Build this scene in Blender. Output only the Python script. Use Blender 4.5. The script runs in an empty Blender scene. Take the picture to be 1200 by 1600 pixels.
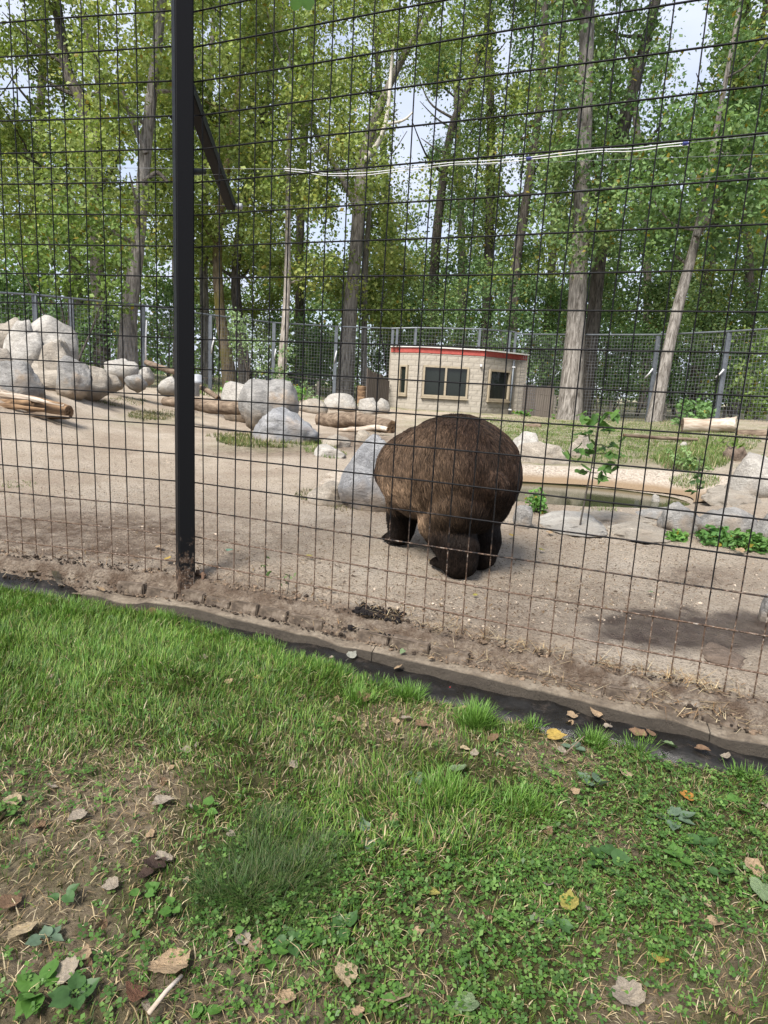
import bpy, bmesh, math, random
import numpy as np
from math import sin, cos, pi, radians, sqrt, atan2, log
from mathutils import Vector, Matrix, Euler
rng = np.random.default_rng(7)
random.seed(7)
SC = bpy.context.scene
COL = SC.collection

# ------------------------------------------------------------------ camera, sky, sun, exposure
EYE = 1.27
FPX, PITCH, ROLL = 1009.1, .19321, .05482       # focal length in pixels of a 1200 x 1600 frame
cam = bpy.data.cameras.new('camera'); camo = bpy.data.objects.new('camera', cam); COL.objects.link(camo)
RM = Matrix.Rotation(pi/2-PITCH, 3, 'X') @ Matrix.Rotation(ROLL, 3, 'Z')
camo.location = (0, 0, EYE); camo.rotation_euler = RM.to_euler()
cam.sensor_fit = 'VERTICAL'; cam.sensor_height = 36; cam.lens = FPX/1600*36
cam.clip_start = .05; cam.clip_end = 2000
SC.camera = camo

SUN_EL, SUN_AZ = radians(50), radians(212)       # azimuth clockwise from +Y
world = bpy.data.worlds.new('World'); SC.world = world; world.use_nodes = True
wn, wl = world.node_tree.nodes, world.node_tree.links
bg = wn['Background']
sky = wn.new('ShaderNodeTexSky'); sky.sky_type = 'NISHITA'; sky.sun_disc = False
sky.sun_elevation = SUN_EL; sky.sun_rotation = SUN_AZ
tc = wn.new('ShaderNodeTexCoord'); mp = wn.new('ShaderNodeMapping'); mp.inputs['Scale'].default_value = (1, 1, 2.2)
cn = wn.new('ShaderNodeTexNoise'); cn.inputs['Scale'].default_value = 2.6; cn.inputs['Detail'].default_value = 6
cr = wn.new('ShaderNodeValToRGB'); cr.color_ramp.elements[0].position = .30; cr.color_ramp.elements[1].position = .62
cr.color_ramp.elements[0].color = (.45, .45, .45, 1)
mx = wn.new('ShaderNodeMix'); mx.data_type = 'RGBA'
wl.new(tc.outputs['Generated'], mp.inputs['Vector']); wl.new(mp.outputs[0], cn.inputs['Vector']); wl.new(cn.outputs['Fac'], cr.inputs['Fac'])
wl.new(cr.outputs['Color'], mx.inputs[0]); wl.new(sky.outputs[0], mx.inputs[6]); mx.inputs[7].default_value = (4.5, 4.9, 5.9, 1)
wl.new(mx.outputs[2], bg.inputs['Color']); bg.inputs['Strength'].default_value = .1
sl = bpy.data.lights.new('sun', 'SUN'); slo = bpy.data.objects.new('sun', sl); COL.objects.link(slo)
sl.energy = 4.4; sl.angle = radians(22); sl.color = (1, .955, .88)
sd = Vector((sin(SUN_AZ)*cos(SUN_EL), cos(SUN_AZ)*cos(SUN_EL), sin(SUN_EL)))
slo.rotation_euler = (-sd).to_track_quat('-Z', 'Y').to_euler(); slo.location = sd*50
vs = SC.view_settings
SC.display_settings.display_device = 'sRGB'
vs.view_transform = 'Standard'; vs.look = 'None'; vs.gamma = 1; vs.use_curve_mapping = False
vs.exposure = .95
cy = SC.cycles
cy.use_denoising = True
cy.max_bounces = 7; cy.diffuse_bounces = 3; cy.glossy_bounces = 3; cy.transmission_bounces = 4; cy.transparent_max_bounces = 6
cy.use_adaptive_sampling = True; cy.adaptive_threshold = .015
cy.caustics_reflective = False; cy.caustics_refractive = False

# ------------------------------------------------------------------ photograph pixels to rays
RN = np.array(RM)
def ray(u, v):
    return RN @ np.array([(u-600)/FPX, -(v-800)/FPX, -1.0])
def at_y(u, v, y):
    d = ray(u, v); p = d*y/d[1]; return np.array([p[0], p[1], p[2]+EYE])
def proj(P):
    P = np.atleast_2d(P).astype(float).copy(); P[:, 2] -= EYE
    q = P @ RN
    w = np.where(-q[:, 2] > .01, -q[:, 2], .01)
    return 600+FPX*q[:, 0]/w, 800-FPX*q[:, 1]/w

# ------------------------------------------------------------------ numpy noise
_perm = np.random.default_rng(3).random(65536)
def _h(i, j, k):
    n = (i*73856093) ^ (j*19349663) ^ (k*83492791)
    return _perm[n & 65535]
def vnoise(P):
    P = np.asarray(P, float); i = np.floor(P).astype(np.int64); f = P-i; f = f*f*(3-2*f)
    o = 0
    for a in (0, 1):
        for b in (0, 1):
            for c in (0, 1):
                w = (f[:, 0] if a else 1-f[:, 0])*(f[:, 1] if b else 1-f[:, 1])*(f[:, 2] if c else 1-f[:, 2])
                o = o+w*_h(i[:, 0]+a, i[:, 1]+b, i[:, 2]+c)
    return o*2-1
def fbm(P, n=4, s=1.0):
    P = np.asarray(P, float)*s; o = 0; a = 1; t = 0
    for k in range(n):
        o = o+a*vnoise(P+k*17.3); t += a; a *= .5; P = P*2.03
    return o/t
def xy0(x, y):
    return np.stack([x, y, np.zeros_like(x)], -1)
def norm(a):
    return a/np.maximum(np.linalg.norm(a, axis=-1, keepdims=True), 1e-9)

# ------------------------------------------------------------------ mesh and object helpers
def mesh_arr(name, V, Fc, cols=None, smooth=False, attr=None):
    """V (n,3), Fc (m,k) faces of equal size, cols optional (n,3) point colours"""
    V = np.ascontiguousarray(V, np.float32); Fc = np.ascontiguousarray(Fc, np.int32)
    me = bpy.data.meshes.new(name)
    me.vertices.add(len(V)); me.vertices.foreach_set('co', V.ravel())
    k = Fc.shape[1]
    me.loops.add(Fc.size); me.loops.foreach_set('vertex_index', Fc.ravel())
    me.polygons.add(len(Fc)); me.polygons.foreach_set('loop_start', np.arange(0, Fc.size, k, dtype=np.int32))
    me.update(calc_edges=True)
    me.polygons.foreach_set('use_smooth', np.full(len(Fc), bool(smooth)))
    if cols is not None:
        a = me.attributes.new('col', 'FLOAT_COLOR', 'POINT')
        a.data.foreach_set('color', np.concatenate([cols, np.ones((len(V), 1))], 1).astype(np.float32).ravel())
    if attr:
        for nm, val in attr.items():
            a = me.attributes.new(nm, 'FLOAT', 'POINT'); a.data.foreach_set('value', np.asarray(val, np.float32))
    return me
def bm_mesh(name, bm, smooth=False):
    me = bpy.data.meshes.new(name); bm.to_mesh(me); bm.free()
    if smooth:
        me.polygons.foreach_set('use_smooth', np.ones(len(me.polygons), bool))
    return me
def obj(name, me, m=None, parent=None, loc=None, rot=None, kind=None):
    o = bpy.data.objects.new(name, me); COL.objects.link(o)
    if m is not None and me is not None and len(me.materials) == 0:
        me.materials.append(m)
    if parent is not None: o.parent = parent
    if loc is not None: o.location = loc
    if rot is not None: o.rotation_euler = rot
    if kind: o['kind'] = kind
    return o
def tag(o, label, cat, group=None):
    o['label'] = label; o['category'] = cat
    if group: o['group'] = group
    return o
def empty(name, label, cat, loc=(0, 0, 0), group=None, rot=(0, 0, 0)):
    o = bpy.data.objects.new(name, None); COL.objects.link(o); o.location = loc; o.rotation_euler = rot
    o.empty_display_size = .1
    return tag(o, label, cat, group)
def tube(path, rad, sides=8, cap=True, wob=0, squash=1.0, twist=0.0):
    """tapered tube through path points -> V, F (quads, caps folded into quads)"""
    P = np.asarray(path, float); n = len(P); rad = np.broadcast_to(np.asarray(rad, float), (n,))
    T = norm(np.gradient(P, axis=0)); up = np.array([0, 0, 1.0])
    if abs(T[0] @ up) > .9: up = np.array([1.0, 0, 0])
    V = []; a = np.linspace(0, 2*pi, sides, endpoint=False)
    X = np.cross(up, T[0]); X /= np.linalg.norm(X)
    for i in range(n):
        X = X-T[i]*(X @ T[i]); X /= np.linalg.norm(X); Y = np.cross(T[i], X)
        r = rad[i]*(1+wob*(_perm[(np.arange(sides)*37+i*101) & 65535]-.5)*2)
        aa = a+twist*i
        V.append(P[i]+(np.cos(aa)*r)[:, None]*X+(np.sin(aa)*r*squash)[:, None]*Y)
    V = np.concatenate(V); F = []
    for i in range(n-1):
        for j in range(sides):
            k = (j+1) % sides
            F.append((i*sides+j, i*sides+k, (i+1)*sides+k, (i+1)*sides+j))
    if cap:
        c0 = len(V); V = np.concatenate([V, P[:1]-T[:1]*rad[0]*.05, P[-1:]+T[-1:]*rad[-1]*.05])
        for j in range(0, sides, 2):
            F.append((c0, (j+2) % sides, (j+1) % sides, j))
            b = (n-1)*sides; F.append((c0+1, b+j, b+j+1, b+(j+2) % sides))
    return V, np.array(F)
def merge(parts):
    V = []; F = []; o = 0
    for v, f in parts:
        V.append(v); F.append(np.asarray(f)+o); o += len(v)
    return np.concatenate(V), np.concatenate(F)
def box(c, s, rz=0.0, jit=0.0):
    c = np.array(c, float); h = np.array(s, float)/2
    V = np.array([[x, y, z] for z in (-1, 1) for y in (-1, 1) for x in (-1, 1)])*h
    if jit: V = V+rng.uniform(-jit, jit, V.shape)
    ca, sa = cos(rz), sin(rz)
    V = np.stack([V[:, 0]*ca-V[:, 1]*sa, V[:, 0]*sa+V[:, 1]*ca, V[:, 2]], 1)+c
    F = np.array([(0, 2, 3, 1), (4, 5, 7, 6), (0, 1, 5, 4), (2, 6, 7, 3), (0, 4, 6, 2), (1, 3, 7, 5)])
    return V, F
def bev_box(name, s, b=.004, seg=2):
    bm = bmesh.new(); bmesh.ops.create_cube(bm, size=1)
    bmesh.ops.scale(bm, vec=s, verts=bm.verts)
    bmesh.ops.bevel(bm, geom=bm.edges[:], offset=b, segments=seg, affect='EDGES')
    return bm_mesh(name, bm)

# ------------------------------------------------------------------ materials
def newmat(name):
    m = bpy.data.materials.new(name); m.use_nodes = True
    nt = m.node_tree; b = nt.nodes['Principled BSDF']
    return m, nt, b
def ramp(nt, fac, stops):
    r = nt.nodes.new('ShaderNodeValToRGB'); e = r.color_ramp.elements
    while len(e) < len(stops): e.new(.5)
    for k, (p, c) in enumerate(stops):
        e[k].position = p; e[k].color = (*c, 1) if len(c) == 3 else c
    nt.links.new(fac, r.inputs['Fac']); return r.outputs['Color']
def noise(nt, scale, detail=5, rough=.6, vec=None, dist=0):
    n = nt.nodes.new('ShaderNodeTexNoise'); n.inputs['Scale'].default_value = scale
    n.inputs['Detail'].default_value = detail; n.inputs['Roughness'].default_value = rough; n.inputs['Distortion'].default_value = dist
    if vec is not None: nt.links.new(vec, n.inputs['Vector'])
    return n.outputs['Fac']
def coord(nt, scale=(1, 1, 1), kind='Object'):
    t = nt.nodes.new('ShaderNodeTexCoord'); mpn = nt.nodes.new('ShaderNodeMapping')
    mpn.inputs['Scale'].default_value = scale
    nt.links.new(t.outputs[kind], mpn.inputs['Vector']); return mpn.outputs[0]
def mixc(nt, fac, a, b, mode='MIX'):
    n = nt.nodes.new('ShaderNodeMix'); n.data_type = 'RGBA'; n.blend_type = mode
    for s, val in ((0, fac), (6, a), (7, b)):
        if hasattr(val, 'is_output'): nt.links.new(val, n.inputs[s])
        elif s == 0: n.inputs[0].default_value = val
        else: n.inputs[s].default_value = (*val, 1)
    return n.outputs[2]
def bump(nt, b, h, strength=.5, dist=.02):
    n = nt.nodes.new('ShaderNodeBump'); n.inputs['Strength'].default_value = strength; n.inputs['Distance'].default_value = dist
    nt.links.new(h, n.inputs['Height']); nt.links.new(n.outputs[0], b.inputs['Normal']); return n
def simple(name, stops, scale=6, rough=.85, bscale=None, bstr=.4, bdist=.01, stretch=(1, 1, 1), spec=.3, metal=0, detail=5):
    m, nt, b = newmat(name); v = coord(nt, stretch)
    nt.links.new(ramp(nt, noise(nt, scale, detail, vec=v), stops), b.inputs['Base Color'])
    b.inputs['Roughness'].default_value = rough; b.inputs['Specular IOR Level'].default_value = spec; b.inputs['Metallic'].default_value = metal
    if bscale: bump(nt, b, noise(nt, bscale, 6, .65, vec=v), bstr, bdist)
    return m
def leafmat(name, trans=.35, rough=.55, spec=.3):
    m, nt, b = newmat(name)
    a = nt.nodes.new('ShaderNodeAttribute'); a.attribute_name = 'col'
    nt.links.new(a.outputs['Color'], b.inputs['Base Color'])
    b.inputs['Roughness'].default_value = rough; b.inputs['Specular IOR Level'].default_value = spec
    t = nt.nodes.new('ShaderNodeBsdfTranslucent'); nt.links.new(mixc(nt, 1.0, a.outputs['Color'], (1.05, 1.15, .65), 'MULTIPLY'), t.inputs['Color'])
    ms = nt.nodes.new('ShaderNodeMixShader'); ms.inputs[0].default_value = trans
    nt.links.new(b.outputs[0], ms.inputs[1]); nt.links.new(t.outputs[0], ms.inputs[2])
    nt.links.new(ms.outputs[0], nt.nodes['Material Output'].inputs['Surface'])
    return m
def attr_mat(name, rough=.9, bscale=None, bstr=.4, bdist=.01, spec=.2, var=.25, vscale=40):
    m, nt, b = newmat(name); a = nt.nodes.new('ShaderNodeAttribute'); a.attribute_name = 'col'
    v = coord(nt)
    g = ramp(nt, noise(nt, vscale, 5, vec=v), [(.3, (1-var,)*3), (.7, (1+var,)*3)])
    nt.links.new(mixc(nt, 1.0, a.outputs['Color'], g, 'MULTIPLY'), b.inputs['Base Color'])
    b.inputs['Roughness'].default_value = rough; b.inputs['Specular IOR Level'].default_value = spec
    if bscale: bump(nt, b, noise(nt, bscale, 6, .65, vec=v), bstr, bdist)
    return m

M = {}
M['leaf'] = leafmat('foliage_leaf')
M['grass'] = leafmat('grass_blade', .3, .5, .35)
M['litter'] = leafmat('dry_leaf', .12, .75, .15)
def _mottle(m):
    nt = m.node_tree; b = nt.nodes['Principled BSDF']; v = coord(nt); src = b.inputs['Base Color'].links[0].from_socket
    g = ramp(nt, noise(nt, 4.5, 8, .75, vec=v, dist=.4), [(.32, (.68, .65, .62)), (.5, (1, 1, 1)), (.68, (1.3, 1.25, 1.15))])
    sp = ramp(nt, noise(nt, 19, 4, .7, vec=v), [(.32, (.5, .45, .42)), (.40, (1, 1, 1))])
    nt.links.new(mixc(nt, 1.0, mixc(nt, 1.0, src, g, 'MULTIPLY'), sp, 'MULTIPLY'), b.inputs['Base Color'])
    bump(nt, b, noise(nt, 7, 7, .7, vec=v), .6, .05)
_MOT = _mottle
def barkmat(name, dark, light, moss=0):
    m, nt, b = newmat(name); v = coord(nt, (1, 1, .16)); v1 = coord(nt)
    n = noise(nt, 14, 7, .65, vec=v, dist=.6)
    c = ramp(nt, n, [(.36, dark), (.5, tuple((a+l)/2 for a, l in zip(dark, light))), (.64, light)])
    if moss:
        c = mixc(nt, ramp(nt, noise(nt, 1.3, 4, vec=v1), [(.45, (0, 0, 0)), (.65, (moss,)*3)]), c, (.13, .115, .02))
    nt.links.new(c, b.inputs['Base Color']); b.inputs['Roughness'].default_value = .92; b.inputs['Specular IOR Level'].default_value = .15
    bump(nt, b, n, .9, .06)
    return m
_MOT(M['litter'])
M['bark'] = barkmat('grey_bark', (.075, .065, .055), (.30, .275, .25))
M['bark_dark'] = barkmat('dark_bark', (.03, .026, .022), (.13, .115, .10))
M['bark_moss'] = barkmat('mossy_bark', (.06, .045, .03), (.24, .19, .13), .8)
M['bark_pale'] = barkmat('pale_bark', (.15, .13, .11), (.42, .38, .34))
M['bark_dead'] = simple('dead_wood_branch', [(.3, (.42, .38, .34)), (.7, (.62, .58, .53))], 8, .85, 20, .4, .01)
def rockmat(name, lo, hi, speck, warm=0.0, warmc=(.42, .27, .13)):
    m, nt, b = newmat(name); v = coord(nt)
    c = ramp(nt, noise(nt, 3.2, 8, .62, vec=v, dist=.5), [(.3, lo), (.5, tuple((a+q)/2 for a, q in zip(lo, hi))), (.7, hi)])
    sp = noise(nt, 95, 3, .7, vec=v)
    c = mixc(nt, ramp(nt, sp, [(.32, (.8,)*3), (.45, (0,)*3)]), c, speck)
    c = mixc(nt, ramp(nt, noise(nt, 55, 3, .7, vec=v), [(.6, (0,)*3), (.7, (.55,)*3)]), c, tuple(min(.8, q*1.6) for q in hi))
    vein = noise(nt, 2.4, 10, .75, vec=coord(nt, (1, 2.2, 3.1)), dist=1.5)
    c = mixc(nt, ramp(nt, vein, [(.46, (0,)*3), (.495, (.45,)*3), (.53, (0,)*3)]), c, tuple(q*.4 for q in lo))
    if warm: c = mixc(nt, ramp(nt, noise(nt, 1.7, 4, .6, vec=v), [(.56, (0,)*3), (.68, (warm,)*3)]), c, warmc)
    sp_ = nt.nodes.new('ShaderNodeSeparateXYZ'); nt.links.new(coord(nt, (1, 1, 1), 'Generated'), sp_.inputs[0])
    fo = nt.nodes.new('ShaderNodeMath'); fo.operation = 'MULTIPLY_ADD'; nt.links.new(noise(nt, 6, 6, .7, vec=v), fo.inputs[0]); fo.inputs[1].default_value = -.45; nt.links.new(sp_.outputs['Z'], fo.inputs[2])
    c = mixc(nt, ramp(nt, fo.outputs[0], [(.02, (.85,)*3), (.22, (0,)*3)]), c, (.30, .235, .17))
    gm_ = nt.nodes.new('ShaderNodeMath'); gm_.operation = 'MULTIPLY'; nt.links.new(noise(nt, 1.1, 3, .6, vec=coord(nt, (1.3, .8, 2.0))), gm_.inputs[0]); gm_.inputs[1].default_value = 1
    c = mixc(nt, ramp(nt, gm_.outputs[0], [(.5, (0,)*3), (.62, (.55,)*3)]), c, tuple(q*.75 for q in lo))
    nt.links.new(c, b.inputs['Base Color']); b.inputs['Roughness'].default_value = .85; b.inputs['Specular IOR Level'].default_value = .25
    h = nt.nodes.new('ShaderNodeMath'); h.operation = 'ADD'
    nt.links.new(noise(nt, 9, 8, .7, vec=v), h.inputs[0]); nt.links.new(vein, h.inputs[1])
    bump(nt, b, h.outputs[0], .75, .05)
    return m
M['rock_grey'] = rockmat('grey_granite', (.17, .163, .153), (.37, .355, .335), (.07, .07, .07), .5)
M['rock_blue'] = rockmat('blue_grey_granite', (.20, .20, .205), (.40, .40, .405), (.08, .08, .09), .35)
M['rock_tan'] = rockmat('tan_sandy_rock', (.22, .19, .155), (.43, .385, .325), (.15, .13, .10), .4, (.30, .22, .14))
M['rock_brown'] = rockmat('brown_stone', (.11, .08, .06), (.23, .175, .135), (.06, .045, .035), .2, (.16, .11, .08))
M['rock_pale'] = rockmat('pale_limestone', (.26, .24, .215), (.49, .465, .425), (.2, .19, .17), .25, (.4, .31, .2))
def woodmat(name, lo, hi, st=(1, 1, .1), sc=18):
    return simple(name, [(.3, lo), (.55, tuple((a+b)/2 for a, b in zip(lo, hi))), (.72, hi)], sc, .88, sc*1.5, .6, .01, st, .15, detail=7)
M['log'] = woodmat('weathered_log', (.06, .04, .028), (.27, .21, .155), (.12, 1.4, 1.4), 12)
M['log_pale'] = woodmat('bleached_log', (.22, .16, .11), (.58, .52, .45), (.12, 1.4, 1.4), 9)
M['log_rot'] = woodmat('rotten_wood', (.045, .025, .016), (.33, .215, .125), (.2, 1.6, 1.6), 10)
M['plank'] = woodmat('grey_plank', (.075, .062, .052), (.20, .175, .155), (1.6, 1.6, .08), 16)
M['rail'] = woodmat('grey_rail', (.16, .14, .12), (.36, .33, .29), (.4, .4, .4), 14)
M['galv'] = simple('galvanised_steel', [(.3, (.085, .095, .11)), (.7, (.14, .155, .175))], 5, .5, None, spec=.5, metal=.3)
M['galv_mesh'] = simple('galvanised_mesh', [(.3, (.09, .095, .105)), (.7, (.16, .165, .18))], 5, .6, None, spec=.4, metal=.2)
M['white_plastic'] = simple('white_plastic', [(.3, (.5, .5, .52)), (.7, (.6, .6, .61))], 6, .4)
M['blue_tape'] = simple('navy_tape', [(.3, (.02, .025, .10)), (.7, (.04, .05, .18))], 8, .5)
M['grey_plastic'] = simple('grey_plastic', [(.3, (.25, .26, .28)), (.7, (.36, .37, .39))], 8, .5)
# black painted steel going to rust near the ground
def blacksteel(name, z0, z1, dust=0):
    m, nt, b = newmat(name); t = nt.nodes.new('ShaderNodeNewGeometry')
    sep = nt.nodes.new('ShaderNodeSeparateXYZ'); nt.links.new(t.outputs['Position'], sep.inputs[0])
    mr = nt.nodes.new('ShaderNodeMapRange'); mr.inputs['From Min'].default_value = z1; mr.inputs['From Max'].default_value = z0
    nt.links.new(sep.outputs['Z'], mr.inputs['Value'])
    n = noise(nt, 35, 6, .7, vec=t.outputs['Position'])
    ad = nt.nodes.new('ShaderNodeMath'); ad.operation = 'MULTIPLY_ADD'; nt.links.new(mr.outputs[0], ad.inputs[0]); ad.inputs[1].default_value = .55
    nt.links.new(n, ad.inputs[2])
    rust = ramp(nt, noise(nt, 90, 4, vec=t.outputs['Position']), [(.35, (.05, .03, .02)), (.55, (.13, .085, .06)), (.7, (.30, .27, .24))])
    c = mixc(nt, ramp(nt, ad.outputs[0], [(.66, (0,)*3), (.86, (1,)*3)]), (.008, .008, .009), rust)
    nt.links.new(c, b.inputs['Base Color']); b.inputs['Roughness'].default_value = .5; b.inputs['Specular IOR Level'].default_value = .10
    bump(nt, b, noise(nt, 160, 4, vec=t.outputs['Position']), .3, .002)
    return m
M['wire'] = blacksteel('black_wire', .12, .85)
M['post'] = blacksteel('black_post', -.2, .5)

# ------------------------------------------------------------------ fence lines (two straight runs meeting at the post)
QL = np.array([-1.26, 3.555]); YL = 2.937
QR = np.array([-.999, 3.503]); YR = -.4012
dL = np.array([cos(YL), sin(YL)]); dR = np.array([cos(YR), sin(YR)])
nL = np.array([sin(YL), -cos(YL)]); nL *= -np.sign(nL[1]); nR = np.array([sin(YR), -cos(YR)]); nR *= -np.sign(nR[1])
A = np.array([dR, -dL]).T
K0 = QR+dR*np.linalg.solve(A, QL-QR)[0]
mit = (nL+nR)/(1+nL @ nR)                        # mitre vector per unit offset
def FL(s, t):
    """s along the fence (right positive, 0 at the corner), t offset towards the camera -> x, y"""
    s = np.asarray(s, float); t = np.asarray(t, float); s, t = np.broadcast_arrays(s, t)
    k = K0+t[..., None]*mit
    return k+np.where((s >= 0)[..., None], s[..., None]*dR, -s[..., None]*dL)
sR0 = (QR-K0) @ dR; sL0 = -((QL-K0) @ dL)
def zb(s):    # ground at the foot of the wires
    s = np.asarray(s, float); return np.where(s > 0, .166-.0145*np.minimum(s, 6), .166)
def zk(s):    # top of the kerb
    s = np.asarray(s, float); return np.where(s > 0, .050-.007*np.minimum(s, 6), .046+.004*np.minimum(-s, 6))

# ------------------------------------------------------------------ terrain of the enclosure: thin plate spline through sighted points
ctrl = []
def cz(u, v, z):
    d = ray(u, v); p = d*((z-EYE)/d[2]); ctrl.append((p[0], p[1], z))
def cd(u, v, y):
    p = at_y(u, v, y); ctrl.append(tuple(p))
for s in np.linspace(-6, 8, 15):
    p = FL(s, -.03); ctrl.append((p[0], p[1], float(zb(s))+.01))
for a in [(20, 800, .2), (150, 800, .2), (450, 850, .18), (450, 780, .2), (700, 905, .17), (900, 900, .17), (1150, 930, .15), (1000, 850, .2), (600, 800, .2),
          (50, 740, .3), (200, 740, .28), (400, 740, .27), (30, 695, .42), (200, 690, .38), (350, 690, .36), (450, 700, .36),
          (30, 660, .6), (110, 655, .58), (200, 650, .52), (300, 645, .5), (420, 655, .42), (0, 620, .85), (100, 615, .85), (180, 605, .85),
          (250, 610, .75), (330, 612, .72), (500, 640, .45), (560, 640, .42), (830, 655, .42), (900, 655, .42), (1010, 660, .5),
          (900, 700, .45), (1050, 700, .5), (1150, 720, .45), (1100, 740, .42), (950, 725, .38), (820, 720, .36), (1100, 800, .28), (1180, 800, .32),
          (1150, 850, .2), (800, 690, .42), (700, 646, .42), (620, 680, .38), (560, 700, .33), (560, 740, .27), (800, 830, .2), (900, 830, .2)]:
    cz(*a)
for a in [(1120, 655, 19.8), (1195, 660, 18.6), (1105, 676, 15)]: cd(*a)
for th in (-60, -40, -20, 0, 20, 40, 60):
    for r, z in ((45, .7), (90, .8), (200, .8)):
        zz = z+(.5 if th < -15 and r < 60 else 0)
        ctrl.append((r*sin(radians(th)), r*cos(radians(th)), zz))
ctrl.append((-9, 11, 1.15)); ctrl.append((-8, 16, 1.2)); ctrl.append((-4, 20, .8)); ctrl.append((12, 10, .6)); ctrl.append((8, 4, .2)); ctrl.append((12, 18, .9))
ctrl = np.array(ctrl)
def _ab(x, y):
    r = np.maximum(np.hypot(x, y), 1.2); th = np.clip(np.arctan2(x, y), -1.25, 1.35)
    return np.stack([th*2.2, np.log(r)*1.5], -1)
def _U(r):
    return np.where(r > 1e-9, r*r*np.log(np.maximum(r, 1e-9)), 0)
_cab = _ab(ctrl[:, 0], ctrl[:, 1]); _n = len(ctrl)
_K = _U(np.linalg.norm(_cab[:, None]-_cab[None], axis=-1))+np.eye(_n)*.01
_P = np.concatenate([np.ones((_n, 1)), _cab], 1)
_w = np.linalg.solve(np.block([[_K, _P], [_P.T, np.zeros((3, 3))]]), np.concatenate([ctrl[:, 2], np.zeros(3)]))
def _hit0(u, v, z):
    d = ray(u, v); p = d*((z-EYE)/d[2]); return p[:2]
POND = _hit0(880, 772, .20); PRX, PRY = 1.5, .88; PZ = .20
_A0, _A1, _B0, _B1, _NA, _NB = -1.25*2.2, 1.35*2.2, log(1.2)*1.5, log(950)*1.5, 241, 361
def _table():
    a, b_ = np.meshgrid(np.linspace(_A0, _A1, _NA), np.linspace(_B0, _B1, _NB), indexing='ij'); q = np.stack([a.ravel(), b_.ravel()], -1); out = np.empty(len(q))
    for i in range(0, len(q), 8000):
        s = slice(i, i+8000)
        d2 = ((q[s, None]-_cab[None])**2).sum(-1); u = .5*d2*np.log(np.maximum(d2, 1e-18))
        out[s] = u @ _w[:_n]+_w[_n]+q[s] @ _w[_n+1:]
    return out.reshape(_NA, _NB)
_TAB = _table()
def ground(x, y, fine=True):
    x = np.atleast_1d(np.asarray(x, float)); y = np.atleast_1d(np.asarray(y, float))
    q = _ab(x, y)
    fa = np.clip((q[:, 0]-_A0)/(_A1-_A0)*(_NA-1), 0, _NA-1.001); fb = np.clip((q[:, 1]-_B0)/(_B1-_B0)*(_NB-1), 0, _NB-1.001)
    ia = fa.astype(int); ib = fb.astype(int); fa -= ia; fb -= ib
    out = (_TAB[ia, ib]*(1-fa)+_TAB[ia+1, ib]*fa)*(1-fb)+(_TAB[ia, ib+1]*(1-fa)+_TAB[ia+1, ib+1]*fa)*fb
    out = np.clip(out, .05, 1.6)
    e = np.sqrt(((x-POND[0])/PRX)**2+((y-POND[1])/PRY)**2+.0)
    k = np.clip((1.95-e)/.95, 0, 1); k = k*k*(3-2*k)
    out = out*(1-k)+k*np.minimum(out, PZ+.02+.22*np.clip(e-1, -.5, 1))
    if fine:
        r = np.hypot(x, y)
        out = out+.03*fbm(xy0(x, y), 3, 1.1)*np.clip((r-3.6)/3, 0.1, 1)*(1-.8*k)+(.016*fbm(xy0(x, y), 3, 6)+.012*fbm(xy0(x, y)+4, 2, 17))*(1-.7*k)
    return out
def gp(u, v, fine=False):
    d = ray(u, v)
    ys = np.exp(np.linspace(log(2.2), log(80), 900)); P = d[None]*(ys/d[1])[:, None]
    z = P[:, 2]+EYE-ground(P[:, 0], P[:, 1], fine)
    i = np.argmax(z < 0) if (z < 0).any() else len(ys)-1
    i = max(i, 1); a = z[i-1]/(z[i-1]-z[i]+1e-9); y = ys[i-1]+(ys[i]-ys[i-1])*np.clip(a, 0, 1)
    p = d*(y/d[1]); return np.array([p[0], p[1], p[2]+EYE])
def gpz(x, y):
    return float(ground([x], [y], False)[0])

# region helper: points scattered in an image ellipse, dropped on the terrain
def scatter_px(u, v, ru, rv, n):
    out = []
    ys = np.exp(np.linspace(log(2.2), log(60), 260))
    a = rng.uniform(0, 2*pi, n); q = np.sqrt(rng.uniform(0, 1, n))
    for uu, vv in zip(u+ru*q*np.cos(a), v+rv*q*np.sin(a)):
        d = ray(uu, vv); P = d[None]*(ys/d[1])[:, None]
        out.append(P)
    P = np.array(out); z = P[:, :, 2]+EYE-ground(P[:, :, 0].ravel(), P[:, :, 1].ravel(), False).reshape(n, -1)
    i = np.clip(np.argmax(z < 0, axis=1), 1, None); k = np.arange(n)
    f = z[k, i-1]/(z[k, i-1]-z[k, i]+1e-9)
    p = P[k, i-1]+(P[k, i]-P[k, i-1])*f[:, None]; p[:, 2] += EYE
    return p[(z < 0).any(1)]

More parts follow.
